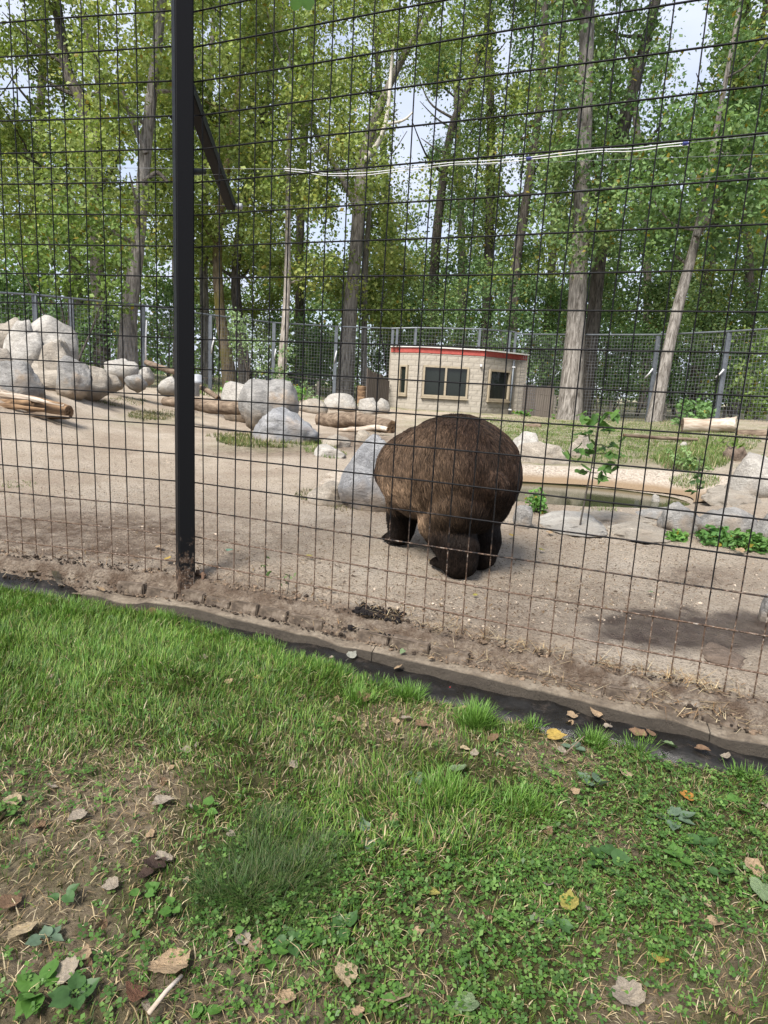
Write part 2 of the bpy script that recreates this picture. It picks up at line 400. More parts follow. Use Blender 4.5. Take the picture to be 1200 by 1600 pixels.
# ---- enclosure ground mesh (polar fan that starts at the fence foot)
def fan():
    th = np.concatenate([np.linspace(-74, -36, 40), np.linspace(-35.6, 36, 420), np.linspace(37, 88, 52)])*pi/180
    dirs = np.stack([np.sin(th), np.cos(th)], 1)
    def hit(Q, d):
        # ray from origin along dirs against line Q + s d
        den = dirs[:, 0]*(-d[1])+d[0]*dirs[:, 1]
        return (Q[0]*(-d[1])+d[0]*Q[1])/np.where(abs(den) < 1e-6, 1e-6, den)
    off = .165
    kk = K0+off*mit
    rR = hit(kk, dR); rL = hit(kk, dL)
    x = dirs[:, 0]*rR; s = (dirs*rR[:, None]-kk) @ dR
    r0 = np.where(s >= 0, rR, rL); r0 = np.clip(r0, .6, 60)
    f = np.concatenate([np.linspace(0, 1, 260)**1.6*.52, .52+.48*np.linspace(0, 1, 121)[1:]])
    R = np.exp(np.log(r0)[None]+(np.log(900)-np.log(r0))[None]*f[:, None])
    X = R*dirs[:, 0]; Y = R*dirs[:, 1]
    Z = ground(X.ravel(), Y.ravel()).reshape(X.shape)
    V = np.stack([X, Y, Z], -1).reshape(-1, 3); nr, nc = X.shape
    i = np.arange(nr-1)[:, None]*nc+np.arange(nc-1)[None]
    Fq = np.stack([i, i+1, i+1+nc, i+nc], -1).reshape(-1, 4)[:, ::-1]
    return V, Fq
gV, gF = fan()
# shape near the fence: slump down to the brick course and clods
def fence_t(x, y):
    p = np.stack([x, y], -1)-K0
    tR = p @ nR; tL = p @ nL; s = p @ dR
    return np.where(s >= 0, tR, tL), np.where(s >= 0, s, -(p @ dL))
tt, ss = fence_t(gV[:, 0], gV[:, 1])
nz = fbm(gV*np.array([1, 1, 0]), 4, 16)
kk = np.clip((tt+.20)/.24, 0, 1); kk = kk*kk*(3-2*kk)
gV[:, 2] = gV[:, 2]*(1-kk)+kk*(zb(ss)-.022+.03*nz)
kk = np.clip((tt-.055+.02*nz)/.06, 0, 1); kk = kk*kk*(3-2*kk)
gV[:, 2] = gV[:, 2]*(1-kk)+kk*(zk(ss)+.006+.014*nz)
kk = np.clip((tt-.108)/.014, 0, 1)
gV[:, 2] -= kk*.034
gV[:, 2] += np.where(np.abs(tt) < .35, .012*fbm(gV*np.array([1, 1, 0]), 3, 30), 0)
dist = np.hypot(gV[:, 0], gV[:, 1])
def blob(u, v, ru, rv, soft=.35, amp=.35, sc=3.0, V=None):
    V = gV if V is None else V
    uu, vv = BUV if V is gV else proj(V)
    e = np.sqrt(((uu-u)/ru)**2+((vv-v)/rv)**2)+amp*fbm(V*np.array([1, 1, 0]), 4, sc)
    return np.clip((1+soft-e+.10*fbm(V*np.array([1, 1, 0]), 3, 24))/(2*soft), 0, 1)
BUV = proj(gV)
infront = gV[:, 1] > .5
wet = np.maximum(blob(1090, 985, 145, 34, .22, .6, 6), blob(1010, 966, 80, 16, .22, .6, 8))*infront
damp = np.maximum.reduce([blob(120, 840, 230, 45, .5, .5), blob(560, 692, 60, 14, .4), blob(450, 830, 140, 30, .6, .6)*.5, blob(900, 960, 200, 60, .6, .6)*.5,
                          blob(1080, 900, 60, 16, .4, .6)*.7, blob(430, 705, 120, 9, .4)*.7, np.clip((tt+.06)/.07, 0, 1)*1.0])
greenm = np.maximum.reduce([blob(960, 690, 240, 42, .35, .5)*1.0, blob(760, 668, 130, 18, .4, .6)*.6, blob(420, 695, 90, 10, .4)*.5, (dist > 24)*.8*(0.5+.5*fbm(gV, 3, .2) > .2), blob(240, 655, 60, 10, .5)*.4])
greenm = np.where(infront, greenm, 0)
gme = mesh_arr('enclosure_ground', gV, gF, smooth=True, attr={'wet': wet, 'damp': np.where(infront, damp, .3), 'green': np.clip(greenm, 0, 1)})
m, nt, b = newmat('sandy_dirt'); v = coord(nt)
c = ramp(nt, noise(nt, 1.3, 8, .65, vec=v), [(.3, (.39, .31, .235)), (.5, (.53, .445, .35)), (.7, (.63, .55, .455))])
c = mixc(nt, ramp(nt, noise(nt, .55, 6, .7, vec=v, dist=.8), [(.42, (0,)*3), (.6, (.4,)*3)]), c, (.33, .255, .19))
c = mixc(nt, ramp(nt, noise(nt, 60, 4, .7, vec=v), [(.36, (.75,)*3), (.47, (0,)*3)]), c, (.16, .115, .085))
c = mixc(nt, ramp(nt, noise(nt, 38, 4, .7, vec=v), [(.58, (0,)*3), (.68, (.55,)*3)]), c, (.60, .54, .47))
def fattr(nm):
    a = nt.nodes.new('ShaderNodeAttribute'); a.attribute_name = nm; return a.outputs['Fac']
def mul(a, bb):
    n = nt.nodes.new('ShaderNodeMath'); n.operation = 'MULTIPLY'
    for k, q in enumerate((a, bb)):
        if hasattr(q, 'is_output'): nt.links.new(q, n.inputs[k])
        else: n.inputs[k].default_value = q
    return n.outputs[0]
dn = noise(nt, 9, 6, .7, vec=v)
c = mixc(nt, mul(fattr('damp'), ramp(nt, dn, [(.35, (.3,)*3), (.6, (1,)*3)])), c, (.15, .105, .075))
c = mixc(nt, mul(fattr('green'), ramp(nt, noise(nt, 3, 6, .7, vec=v), [(.35, (.1,)*3), (.6, (.9,)*3)])), c, (.13, .17, .045))
c = mixc(nt, mul(fattr('wet'), ramp(nt, dn, [(.3, (.75,)*3), (.65, (1,)*3)])), c, (.085, .062, .052))
nt.links.new(c, b.inputs['Base Color'])
rr = nt.nodes.new('ShaderNodeMapRange'); nt.links.new(fattr('wet'), rr.inputs['Value']); rr.inputs['To Min'].default_value = .92; rr.inputs['To Max'].default_value = .38
nt.links.new(rr.outputs[0], b.inputs['Roughness']); b.inputs['Specular IOR Level'].default_value = .2
ad = nt.nodes.new('ShaderNodeMath'); ad.operation = 'ADD'
nt.links.new(noise(nt, 22, 8, .75, vec=v), ad.inputs[0]); nt.links.new(noise(nt, 75, 4, .7, vec=v), ad.inputs[1])
bump(nt, b, ad.outputs[0], 1.0, .045)
M['dirt'] = m
obj('enclosure_ground', gme, M['dirt'], kind='structure')

# ---- lawn (camera side), gutter, kerb
s_ax = np.concatenate([np.linspace(-40, -4.2, 30), np.linspace(-4, 3.6, 330), np.linspace(3.8, 40, 30)])
t_ax = np.concatenate([np.linspace(.15, 3.9, 200), np.linspace(4.1, 60, 30)])
S, T = np.meshgrid(s_ax, t_ax)
def gut_edge(s):     # where the lawn ends (offset from the fence)
    s = np.asarray(s, float)
    w = np.interp(s, [-1.1, -.85, -.6, .1, .5, .95, 1.5, 2.0, 2.6, 3.5], [.19, .20, .225, .235, .285, .37, .385, .36, .325, .32])
    return w+.05*fbm(xy0(s*5, s*0), 4, 1)*np.clip((w-.17)/.12, .2, 1)
def lawn_z(x, y, t, s):
    z = -.01+.022*fbm(xy0(x, y), 4, 2.2)+.008*fbm(xy0(x, y), 3, 14)-.012*np.clip(s, -2, 4)*np.exp(-t/1.5)
    e = t-gut_edge(s)
    k = np.clip(1-e/.10, 0, 1.5)**2
    return z-k*.03
XY = FL(S.ravel(), T.ravel())
LZ = lawn_z(XY[:, 0], XY[:, 1], T.ravel(), S.ravel())
LV = np.concatenate([XY, LZ[:, None]], 1); nr, nc = S.shape
i = np.arange(nr-1)[:, None]*nc+np.arange(nc-1)[None]
LF = np.stack([i, i+1, i+1+nc, i+nc], -1).reshape(-1, 4)
# bare soil mask
BARE = [(140, 1265, 190, 75, 1), (60, 1470, 150, 110, .8), (400, 1560, 210, 70, .75), (640, 1130, 90, 36, .8), (690, 1100, 60, 25, .8), (880, 1190, 70, 36, .8), (1010, 1570, 110, 60, .9), (1150, 1500, 70, 90, .6),
        (300, 1500, 120, 60, .55), (960, 1320, 60, 40, .6), (870, 1290, 60, 50, .5), (590, 1200, 60, 30, .4), (80, 1360, 120, 60, .5), (1120, 1430, 70, 40, .5), (700, 1440, 50, 40, .4), (940, 1490, 60, 50, .4)]
def bare_at(P):
    uu, vv = proj(P); o = np.zeros(len(P)); nzz = fbm(P*np.array([1, 1, 0]), 4, 6)
    for u, v_, ru, rv, a in BARE:
        e = np.sqrt(((uu-u)/ru)**2+((vv-v_)/rv)**2)+.75*nzz
        o = np.maximum(o, .62*a*np.clip((1.25-e)/.6, 0, 1))
    o = np.where(P[:, 1] > .4, o, np.clip(nzz, 0, 1))
    return np.clip(o, 0, 1)
gutm = np.clip(1-(T.ravel()-gut_edge(S.ravel()))/.06, 0, 1)
lme = mesh_arr('lawn', LV, LF, smooth=True, attr={'bare': bare_at(LV), 'wet': gutm})
m, nt, b = newmat('lawn_soil'); v = coord(nt)
soil = ramp(nt, noise(nt, 26, 8, .7, vec=v), [(.3, (.075, .05, .035)), (.5, (.20, .15, .11)), (.7, (.34, .27, .205))])
under = ramp(nt, noise(nt, 30, 6, .7, vec=v), [(.35, (.028, .026, .012)), (.6, (.075, .07, .03)), (.75, (.15, .12, .065))])
c = mixc(nt, fattr('bare'), under, soil); c = mixc(nt, fattr('wet'), c, (.022, .018, .015))
nt.links.new(c, b.inputs['Base Color'])
rr = nt.nodes.new('ShaderNodeMapRange'); nt.links.new(fattr('wet'), rr.inputs['Value']); rr.inputs['To Min'].default_value = .95; rr.inputs['To Max'].default_value = .7
nt.links.new(rr.outputs[0], b.inputs['Roughness'])
b.inputs['Specular IOR Level'].default_value = .12
bump(nt, b, noise(nt, 45, 8, .75, vec=v), .9, .02)
obj('lawn', lme, m, kind='structure')
# gutter: wet mud trough
s_g = np.linspace(-9, 9, 700); t_g = np.linspace(.10, .52, 22)
S, T = np.meshgrid(s_g, t_g); XY = FL(S.ravel(), T.ravel())
Z = zk(S.ravel())-.052+.022*fbm(xy0(XY[:, 0], XY[:, 1]), 4, 9)-.07*np.clip((T.ravel()-gut_edge(S.ravel())-.012)/.03, 0, 1)+.07*np.clip((-S.ravel()-.62)/.25, 0, 1)*np.clip(1-(T.ravel()-.1)/.25, 0, 1)
nr, nc = S.shape; i = np.arange(nr-1)[:, None]*nc+np.arange(nc-1)[None]
gm = mesh_arr('gutter', np.concatenate([XY, Z[:, None]], 1), np.stack([i, i+1, i+1+nc, i+nc], -1).reshape(-1, 4), smooth=True)
m, nt, b = newmat('wet_black_mud'); v = coord(nt)
nt.links.new(ramp(nt, noise(nt, 11, 7, .7, vec=v), [(.3, (.006, .006, .006)), (.55, (.012, .011, .010)), (.78, (.06, .048, .04))]), b.inputs['Base Color'])
nt.links.new(ramp(nt, noise(nt, 7, 4, vec=v), [(.42, (.16,)*3), (.6, (.65,)*3)]), b.inputs['Roughness'])
b.inputs['Specular IOR Level'].default_value = .28
bump(nt, b, noise(nt, 40, 7, .7, vec=v), .5, .01)
obj('gutter', gm, m, kind='structure')
# kerb: cast concrete lengths laid end to end
m, nt, b = newmat('worn_concrete'); v = coord(nt)
c = ramp(nt, noise(nt, 7, 8, .7, vec=v), [(.3, (.07, .05, .034)), (.46, (.19, .148, .105)), (.68, (.37, .31, .235))])
c = mixc(nt, ramp(nt, noise(nt, 50, 4, .7, vec=v), [(.35, (.7,)*3), (.47, (0,)*3)]), c, (.10, .08, .06))
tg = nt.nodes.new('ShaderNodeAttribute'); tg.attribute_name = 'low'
c = mixc(nt, mul(tg.outputs['Fac'], .92), c, (.05, .04, .03))  # darkens the front face: wet dirt, with its shade painted in too
nt.links.new(c, b.inputs['Base Color']); b.inputs['Roughness'].default_value = .9
bump(nt, b, noise(nt, 34, 9, .8, vec=v), 1.0, .02)
M['kerb'] = m
kerb = bpy.data.objects.new('kerb', None); COL.objects.link(kerb); kerb['kind'] = 'structure'
kerb['label'] = 'low worn concrete kerb running along the foot of the wire fence'
cuts = [-.62, 1.12, 2.56, 4.6, 6.4]
PRO = [(.106, -.12), (.106, -.008), (.112, -.001), (.160, .002), (.203, -.001), (.209, -.008), (.211, -.05), (.212, -.13)]
for a, bb in zip(cuts[:-1], cuts[1:]):
    n = max(6, int((bb-a)/.03)); sv = np.linspace(a+.002, bb-.002, n)
    V = []; low = []
    for k, (t, dz) in enumerate(PRO):
        tj = t+.006*fbm(xy0(sv*9+k, sv*0+k*3), 3, 1)+.010*fbm(xy0(sv*2.1, sv*0+9), 2, 1)
        if k >= 3: tj = tj-.014*np.clip(fbm(xy0(sv*5, sv*0+4), 3, 1)-.2, 0, 1)*3
        P = FL(sv, tj); z = zk(sv)+dz-(.014*np.clip(fbm(xy0(sv*3.1, sv*0+14), 3, 1)-.1, 0, 1)*3 if 1 < k < 6 else 0)+.006*fbm(xy0(sv*8+5, sv*0+k), 3, 1)
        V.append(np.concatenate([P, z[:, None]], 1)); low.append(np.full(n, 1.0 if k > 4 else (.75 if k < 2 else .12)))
    V = np.concatenate(V); low = np.concatenate(low); K = len(PRO)
    Fk = [(k*n+j, (k+1)*n+j, (k+1)*n+j+1, k*n+j+1) for k in range(K-1) for j in range(n-1)]
    for e in (0, n-1):
        q = [k*n+e for k in range(K)]
        Fk += [(q[0], q[1], q[6], q[7]), (q[1], q[2], q[5], q[6]), (q[2], q[3], q[4], q[5])]
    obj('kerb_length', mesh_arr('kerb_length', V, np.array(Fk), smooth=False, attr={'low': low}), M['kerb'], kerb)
# brick edging, half buried between the kerb and the wires
brick_m = simple('buried_brick', [(.3, (.045, .034, .026)), (.5, (.10, .076, .057)), (.72, (.21, .17, .135))], 22, .9, 60, .6, .008)
edging = empty('brick_edging', 'row of half buried brown bricks between the kerb and the wires', 'brick edging')
s = -.48
while s < 4.6:
    L = random.uniform(.17, .22)
    if random.random() < .9:
        c_ = FL(s+L/2, .096+random.uniform(-.008, .006)); yaw = (YR if s > -.1 else YL+pi)+random.uniform(-.05, .05)
        me = bev_box('brick', (L-.012, .05, .075), .006, 2)
        for vtx in me.vertices: vtx.co += Vector(rng.uniform(-.003, .003, 3))
        obj('brick', me, brick_m, edging, (c_[0], c_[1], float(zb(s))-.089+random.uniform(-.028, .004)), (random.uniform(-.12, .05), random.uniform(-.05, .05), yaw))
    s += L

# ------------------------------------------------------------------ pond
def ring(r_in, r_out, nr, na, zf, wob=.06):
    a = np.linspace(0, 2*pi, na, endpoint=False); V = []
    for r in np.linspace(r_in, r_out, nr):
        w = 1+wob*np.sin(a*2+.7)+wob*.6*np.sin(a*3+2)+wob*.3*np.sin(a*7)
        x = POND[0]+PRX*r*w*np.cos(a); y = POND[1]+PRY*r*w*np.sin(a); V.append(np.stack([x, y, zf(x, y, r)], -1))
    V = np.concatenate(V); F = [(i*na+j, i*na+(j+1) % na, (i+1)*na+(j+1) % na, (i+1)*na+j) for i in range(nr-1) for j in range(na)]
    return V, np.array(F)
V, F = ring(.0, 1.22, 12, 120, lambda x, y, r: np.full_like(x, PZ))
m, nt, b = newmat('murky_water'); v = coord(nt)
nt.links.new(ramp(nt, noise(nt, 1.4, 4, vec=v), [(.35, (.028, .032, .012)), (.7, (.05, .048, .022))]), b.inputs['Base Color'])
b.inputs['Roughness'].default_value = .07; b.inputs['Specular IOR Level'].default_value = .5; b.inputs['IOR'].default_value = 1.33
bump(nt, b, noise(nt, 9, 3, vec=v), .06, .01)
obj('pond_water', mesh_arr('pond_water', V, F, smooth=True), m, kind='structure')
m, nt, b = newmat('exposed_aggregate'); v = coord(nt)
vo = nt.nodes.new('ShaderNodeTexVoronoi'); vo.inputs['Scale'].default_value = 55; nt.links.new(v, vo.inputs['Vector'])
c = ramp(nt, vo.outputs['Color'], [(.15, (.20, .165, .13)), (.5, (.33, .28, .225)), (.85, (.44, .385, .32))])
c = mixc(nt, ramp(nt, noise(nt, 2.2, 5, vec=v), [(.4, (0,)*3), (.65, (.6,)*3)]), c, (.36, .30, .24))
at = nt.nodes.new('ShaderNodeAttribute'); at.attribute_name = 'rim'
c = mixc(nt, at.outputs['Fac'], c, (.21, .145, .085))
nt.links.new(c, b.inputs['Base Color']); b.inputs['Roughness'].default_value = .85
bump(nt, b, vo.outputs['Distance'], .6, .02)
APN = 160
V, F = ring(.90, 1.95, 40, APN, lambda x, y, r: ground(x, y, False)+.020-.05*max(0, (r-1.55)/.4), .05)
ee = np.sqrt(((V[:, 0]-POND[0])/PRX)**2+((V[:, 1]-POND[1])/PRY)**2)
aj = (F[:, 0] % APN)/APN*2*pi; F = F[(aj < pi+.35) | (aj > 2*pi-.3)]
obj('pond_apron', mesh_arr('pond_apron', V, F, smooth=True, attr={'rim': np.clip((1.22-ee)/.16+.25*fbm(V, 3, 5), 0, 1)}), m, kind='structure')

# ------------------------------------------------------------------ wire fence in front
fence = empty('wire_fence', 'tall black welded wire mesh fence across the front of the bear yard', 'fence', (K0[0], K0[1], 0))
fx, fy = K0
def fobj(name, V, F, m, parent=fence, smooth=True, origin=None):
    o_ = np.array([fx, fy, 0]) if origin is None else origin
    return obj(name, mesh_arr(name, V-o_, F, smooth=smooth), m, parent)
CW, RH, Z0 = .1016, .15345, EYE-1.0407
NROW = 22; TOPZ = Z0+RH*(NROW-1)+.02
def wirevar(axis_len, n, amp, r, axis):
    t = np.linspace(0, axis_len, n); ph = rng.uniform(0, 6, (3, 2)); w = 0
    for k in range(3): w = w+amp*.22/(k+1)*np.sin(t[:, None]*(1.1+1.4*k)+ph[k])
    w = w+rng.normal(0, amp*.02, (n, 2))
    P = np.zeros((n, 3))
    if axis == 'z': P[:, 2] = t; P[:, 0] = w[:, 0]; P[:, 1] = w[:, 1]
    else: P[:, 0] = t; P[:, 2] = w[:, 0]; P[:, 1] = w[:, 1]
    V, F = tube(P, r, 6)
    return V, F
vmesh = [mesh_arr('vertical_wire', *wirevar(TOPZ-.06, 26, .012, .0031, 'z'), smooth=True) for k in range(5)]
for i_ in range(-25, 42):
    if i_ < 0: p = QL+dL*CW*(-i_-1); s_ = -1
    else: p = QR+dR*CW*i_; s_ = 1
    me = vmesh[random.randrange(5)]
    yaw = (YR if s_ > 0 else YL+pi)
    obj('vertical_wire', me, M['wire'], fence, (p[0]-fx, p[1]-fy, .06), (random.gauss(0, .0016), random.gauss(0, .0022), yaw))
LR, LLn = 41*CW+.15, 24*CW+.12
hR = [mesh_arr('horizontal_wire', *wirevar(LR, 60, .011, .0039, 'x'), smooth=True) for k in range(4)]
hL = [mesh_arr('horizontal_wire', *wirevar(LLn, 40, .010, .0039, 'x'), smooth=True) for k in range(4)]
for k in range(NROW):
    z = Z0+RH*k
    p = QR-dR*.08+nR*.0068
    obj('horizontal_wire', hR[random.randrange(4)], M['wire'], fence, (p[0]-fx, p[1]-fy, z), (0, random.gauss(0, .0007), YR))
    p = QL-dL*.10+nL*.0068
    obj('horizontal_wire', hL[random.randrange(4)], M['wire'], fence, (p[0]-fx, p[1]-fy, z), (0, random.gauss(0, .0007), YL))
# post: square tube set corner-on
pb = at_y(290, 925, 3.46); pt = at_y(277, 0, 3.46)
H = 3.75
me = bev_box('post', (.089, .089, H+.2), .007, 3)
post = obj('post', me, M['post'], fence, (pb[0]-fx, pb[1]-fy, H/2-.1), (0, 0, radians(45)-.28))
me = bev_box('post_cap', (.095, .095, .02), .005); obj('post_cap', me, M['post'], post, (0, 0, (H+.2)/2+.01))
# overhang arm reaching into the yard
a0 = at_y(287, 120, 3.50); a1 = at_y(361, 322, 4.85)
def beam(name, p0, p1, w, h, m, parent, org):
    p0, p1 = Vector(p0), Vector(p1); d = p1-p0
    me = bev_box(name, (w, h, d.length), .005); q = d.to_track_quat('Z', 'Y')
    return obj(name, me, m, parent, tuple((p0+p1)/2-Vector(org)), q.to_euler())
arm = beam('overhang_arm', a0, a1, .062, .062, M['post'], fence, (fx, fy, 0))
V, F = tube([(0, 0, 0), (.02, 0, 0), (.025, 0, 0), (.05, 0, 0)], [.016, .016, .02, .02], 10)
e1 = at_y(367, 322, 4.83)
obj('insulator', mesh_arr('insulator', V, F, smooth=True), M['grey_plastic'], fence, tuple(e1-np.array([fx, fy, 0])))
st0 = at_y(290, 268, 3.5); st1 = at_y(319, 268, 3.72)
V, F = tube([st0, st0*.5+st1*.5, st1], [.016, .016, .015], 8); fobj('bracket_stub', V, F, M['post'])
# short rusty bolt lug at the post foot
lug = at_y(309, 896, 3.50)
V, F = merge([tube([lug+[0, 0, -.1], lug+[0, 0, .02]], .011, 6), tube([lug+[.035, -.02, -.1], lug+[.035, -.02, .015]], .009, 6), tube([lug+[-.03, .0, .0], lug+[.05, -.02, .0]], .008, 6)])
fobj('rusty_lug', V, F, simple('rust', [(.3, (.05, .03, .02)), (.7, (.15, .09, .06))], 30, .9))

# thin electric wire and white insulated cable strung inside the yard
def polyline(pts, n=60):
    pts = np.array(pts, float); t = np.linspace(0, len(pts)-1, n); i = np.minimum(t.astype(int), len(pts)-2); f = t-i
    P0 = pts[np.maximum(i-1, 0)]; P1 = pts[i]; P2 = pts[i+1]; P3 = pts[np.minimum(i+2, len(pts)-1)]; f = f[:, None]
    return .5*((2*P1)+(-P0+P2)*f+(2*P0-5*P1+4*P2-P3)*f**2+(-P0+3*P1-3*P2+P3)*f**3)
cab = empty('insulated_cable', 'pair of thin white insulated cables strung high across the yard', 'cable', tuple(at_y(760, 252, 6.0)))
co = np.array(cab.location)
cpx = [(445, 264), (480, 267), (510, 272), (560, 271), (600, 268), (660, 260), (705, 255), (760, 252), (825, 247), (880, 240), (930, 235), (985, 233), (1030, 228), (1078, 223)]
cy_ = lambda u: 6.6-(u-445)/640*1.3
P = polyline([at_y(u, v_, cy_(u)) for u, v_ in cpx], 90)
Pa = P+np.array([0, 0, .011])+.004*rng.normal(0, 1, (1, 3)); Pb = P-np.array([0, 0, .011]); Pb[:, 2] -= .006*np.abs(np.sin(np.linspace(0, 20, 90)))
Pa[:4, 2] += .0; 
V, F = merge([tube(Pa, .0034, 6)]); obj('cable_strand', mesh_arr('cable_strand', V-co, F, smooth=True), M['white_plastic'], cab)
V, F = merge([tube(Pb, .0034, 6)]); obj('cable_strand', mesh_arr('cable_strand', V-co, F, smooth=True), M['white_plastic'], cab)
for u, v_ in ((827, 247.5), (1072, 224)):
    p0 = at_y(u-5, v_+.6, cy_(u)); p1 = at_y(u+5, v_-.3, cy_(u))
    V, F = tube([p0, p1], .014, 8); obj('tape_wrap', mesh_arr('tape_wrap', V-co, F), M['blue_tape'], cab)
ends = [at_y(-500, 258, 7.6), at_y(120, 262, 7.1), P[0]], [P[-1], at_y(1250, 205, 5.0), at_y(1700, 160, 4.3)]
for e in ends:
    V, F = tube(polyline(e, 20), .0022, 5); obj('support_wire', mesh_arr('support_wire', V-co, F), M['galv_mesh'], cab)
ew = empty('electric_wire', 'thin bare electric wire running from the end of the overhang arm', 'wire', tuple(e1))
V, F = tube(polyline([at_y(-400, 300, 5.6), at_y(60, 305, 5.2), e1, at_y(600, 314, 4.5), at_y(800, 306, 4.1), at_y(1200, 268, 3.4), at_y(1600, 226, 2.9)], 60), .0010, 5)
obj('wire_strand', mesh_arr('wire_strand', V-e1, F), M['galv_mesh'], ew)

# ------------------------------------------------------------------ shelter building in the back fence line
def build_shelter():
    yb = 25.0
    def g(u, v, y): return at_y(u, v, y)
    # plan corners from sighted base corners (left end, bay left, bay right, right end)
    base = [g(607, 637, 25.9), g(652, 640, 25.0), g(750, 644, 25.0), g(801, 644, 26.3), g(815, 644, 26.45)]
    zb_ = .35
    ztop = g(700, 545, 25.0)[2]
    pts = [np.array([p[0], p[1]]) for p in base]
    t = empty('shelter_building', 'small tan block shelter with a red painted band under its flat roof', 'building', (pts[1][0], pts[1][1], zb_))
    org = np.array([pts[1][0], pts[1][1], zb_])
    blockm = simple('split_face_block', [(.28, (.28, .25, .21)), (.5, (.335, .302, .256)), (.72, (.385, .35, .30))], 3, .92, 30, .5, .02)
    mort = simple('mortar', [(.3, (.25, .22, .18)), (.7, (.31, .275, .23))], 20, .95)
    redm = simple('red_painted_block', [(.3, (.29, .058, .047)), (.7, (.37, .085, .07))], 9, .85, 30, .6, .015)
    framem = simple('tan_window_frame', [(.3, (.27, .225, .16)), (.7, (.33, .28, .205))], 8, .7)
    gm, nt, b = newmat('dark_window_glass'); b.inputs['Base Color'].default_value = (.012, .016, .014, 1); b.inputs['Roughness'].default_value = .06; b.inputs['Specular IOR Level'].default_value = .5
    inner = simple('dark_interior', [(.3, (.03, .03, .03)), (.7, (.05, .05, .05))], 3)
    bh, bl = .2032, .4064
    vari = []
    for k in range(6):
        bm = bmesh.new(); bmesh.ops.create_grid(bm, x_segments=4, y_segments=2, size=.5)
        for vtx in bm.verts:
            e = abs(vtx.co.x) > .49 or abs(vtx.co.y) > .49
            vtx.co.z = (.0 if e else random.uniform(.007, .017))
            if e: vtx.co.z = 0.004
        r = bmesh.ops.extrude_edge_only(bm, edges=[e for e in bm.edges if e.is_boundary])
        for vtx in [q for q in r['geom'] if isinstance(q, bmesh.types.BMVert)]: vtx.co.z = -.05
        vari.append(bm)
    meshes = {}
    def blockmesh(k, w, h):
        key = (k, round(w, 2), round(h, 2))
        if key not in meshes:
            bm = vari[k].copy(); bmesh.ops.scale(bm, vec=(w, h, 1), verts=bm.verts); meshes[key] = bm_mesh('block', bm)
        return meshes[key]
    # faces: (A, B, windows [(fraction0, fraction1, z0, z1)])
    faces = [(pts[0], pts[1], [(.34, .62, .62, 1.74)]), (pts[1], pts[2], [(.055, .775, .60, 1.76)]), (pts[2], pts[3], [(.16, .80, .58, 1.74)]), (pts[3], pts[4], [])]
    top = ztop-zb_
    def quad(A, Bp, z0, z1, d, mat_, name, par, inset=0):
        dr = (Bp-A); L = np.linalg.norm(dr); dr /= L; nn = np.array([dr[1], -dr[0]])
        if nn[1] > 0: nn = -nn
        q = []
        for p in (A, Bp): q.append(p+nn*d)
        V = np.array([[*q[0], z0+zb_], [*q[1], z0+zb_], [*q[1], z1+zb_], [*q[0], z1+zb_]])
        V2 = V.copy(); V2[:, :2] -= nn*.12
        VV = np.concatenate([V, V2]); F = np.array([(0, 1, 2, 3), (5, 4, 7, 6), (0, 4, 5, 1), (1, 5, 6, 2), (2, 6, 7, 3), (3, 7, 4, 0)])
        return obj(name, mesh_arr(name, VV-org, F), mat_, par)
    for fi, (A_, B_, wins) in enumerate(faces):
        dr = B_-A_; L = np.linalg.norm(dr); dr = dr/L; nn = np.array([dr[1], -dr[0]])
        if nn[1] > 0: nn = -nn
        yaw = atan2(dr[1], dr[0])
        # backing wall in pieces round the openings
        wl_ = [(w[0]*L, w[1]*L, w[2], w[3]) for w in wins]
        spans = [(0, L, -.5, top-.2)] if not wl_ else [(0, wl_[0][0], -.5, top-.2), (wl_[0][1], L, -.5, top-.2), (wl_[0][0], wl_[0][1], -.5, wl_[0][2]), (wl_[0][0], wl_[0][1], wl_[0][3], top-.2)]
        Vp = []
        for x0, x1, z0, z1 in spans:
            c = (A_+dr*(x0+x1)/2-nn*.06); V, F = box((c[0], c[1], (z0+z1)/2+zb_), (x1-x0, .10, z1-z0), yaw); Vp.append((V-org, F))
        obj('wall', mesh_arr('wall', *merge(Vp)), mort, t)
        rot = (Matrix.Rotation(yaw, 3, 'Z') @ Matrix.Rotation(pi/2, 3, 'X')).to_euler()
        nrow = int((top-.2)/bh)+3; z = -.3
        for r in range(nrow):
            z0 = -.305+r*bh; z1 = min(z0+bh, top-.2)
            if z1-z0 < .05: continue
            x = -(bl/2 if r % 2 else 0)
            while x < L:
                x0, x1 = max(x, 0), min(x+bl, L); x += bl
                segs = [(x0, x1)]
                for w0, w1, wz0, wz1 in wl_:
                    if z1 > wz0+.06 and z0 < wz1-.06:
                        ns = []
                        for a_, b_ in segs:
                            if a_ < w0-.03: ns.append((a_, min(b_, w0-.02)))
                            if b_ > w1+.03: ns.append((max(a_, w1+.02), b_))
                        segs = ns
                for a_, b_ in segs:
                    if b_-a_ < .07: continue
                    me = blockmesh(random.randrange(6), b_-a_-.008, z1-z0-.008)
                    c = A_+dr*(a_+b_)/2+nn*.004
                    obj('block', me, blockm, t, (c[0]-org[0], c[1]-org[1], (z0+z1)/2), rot)
        # red band
        quad(A_, B_, top-.195, top-.003, .03, redm, 'red_band', t)
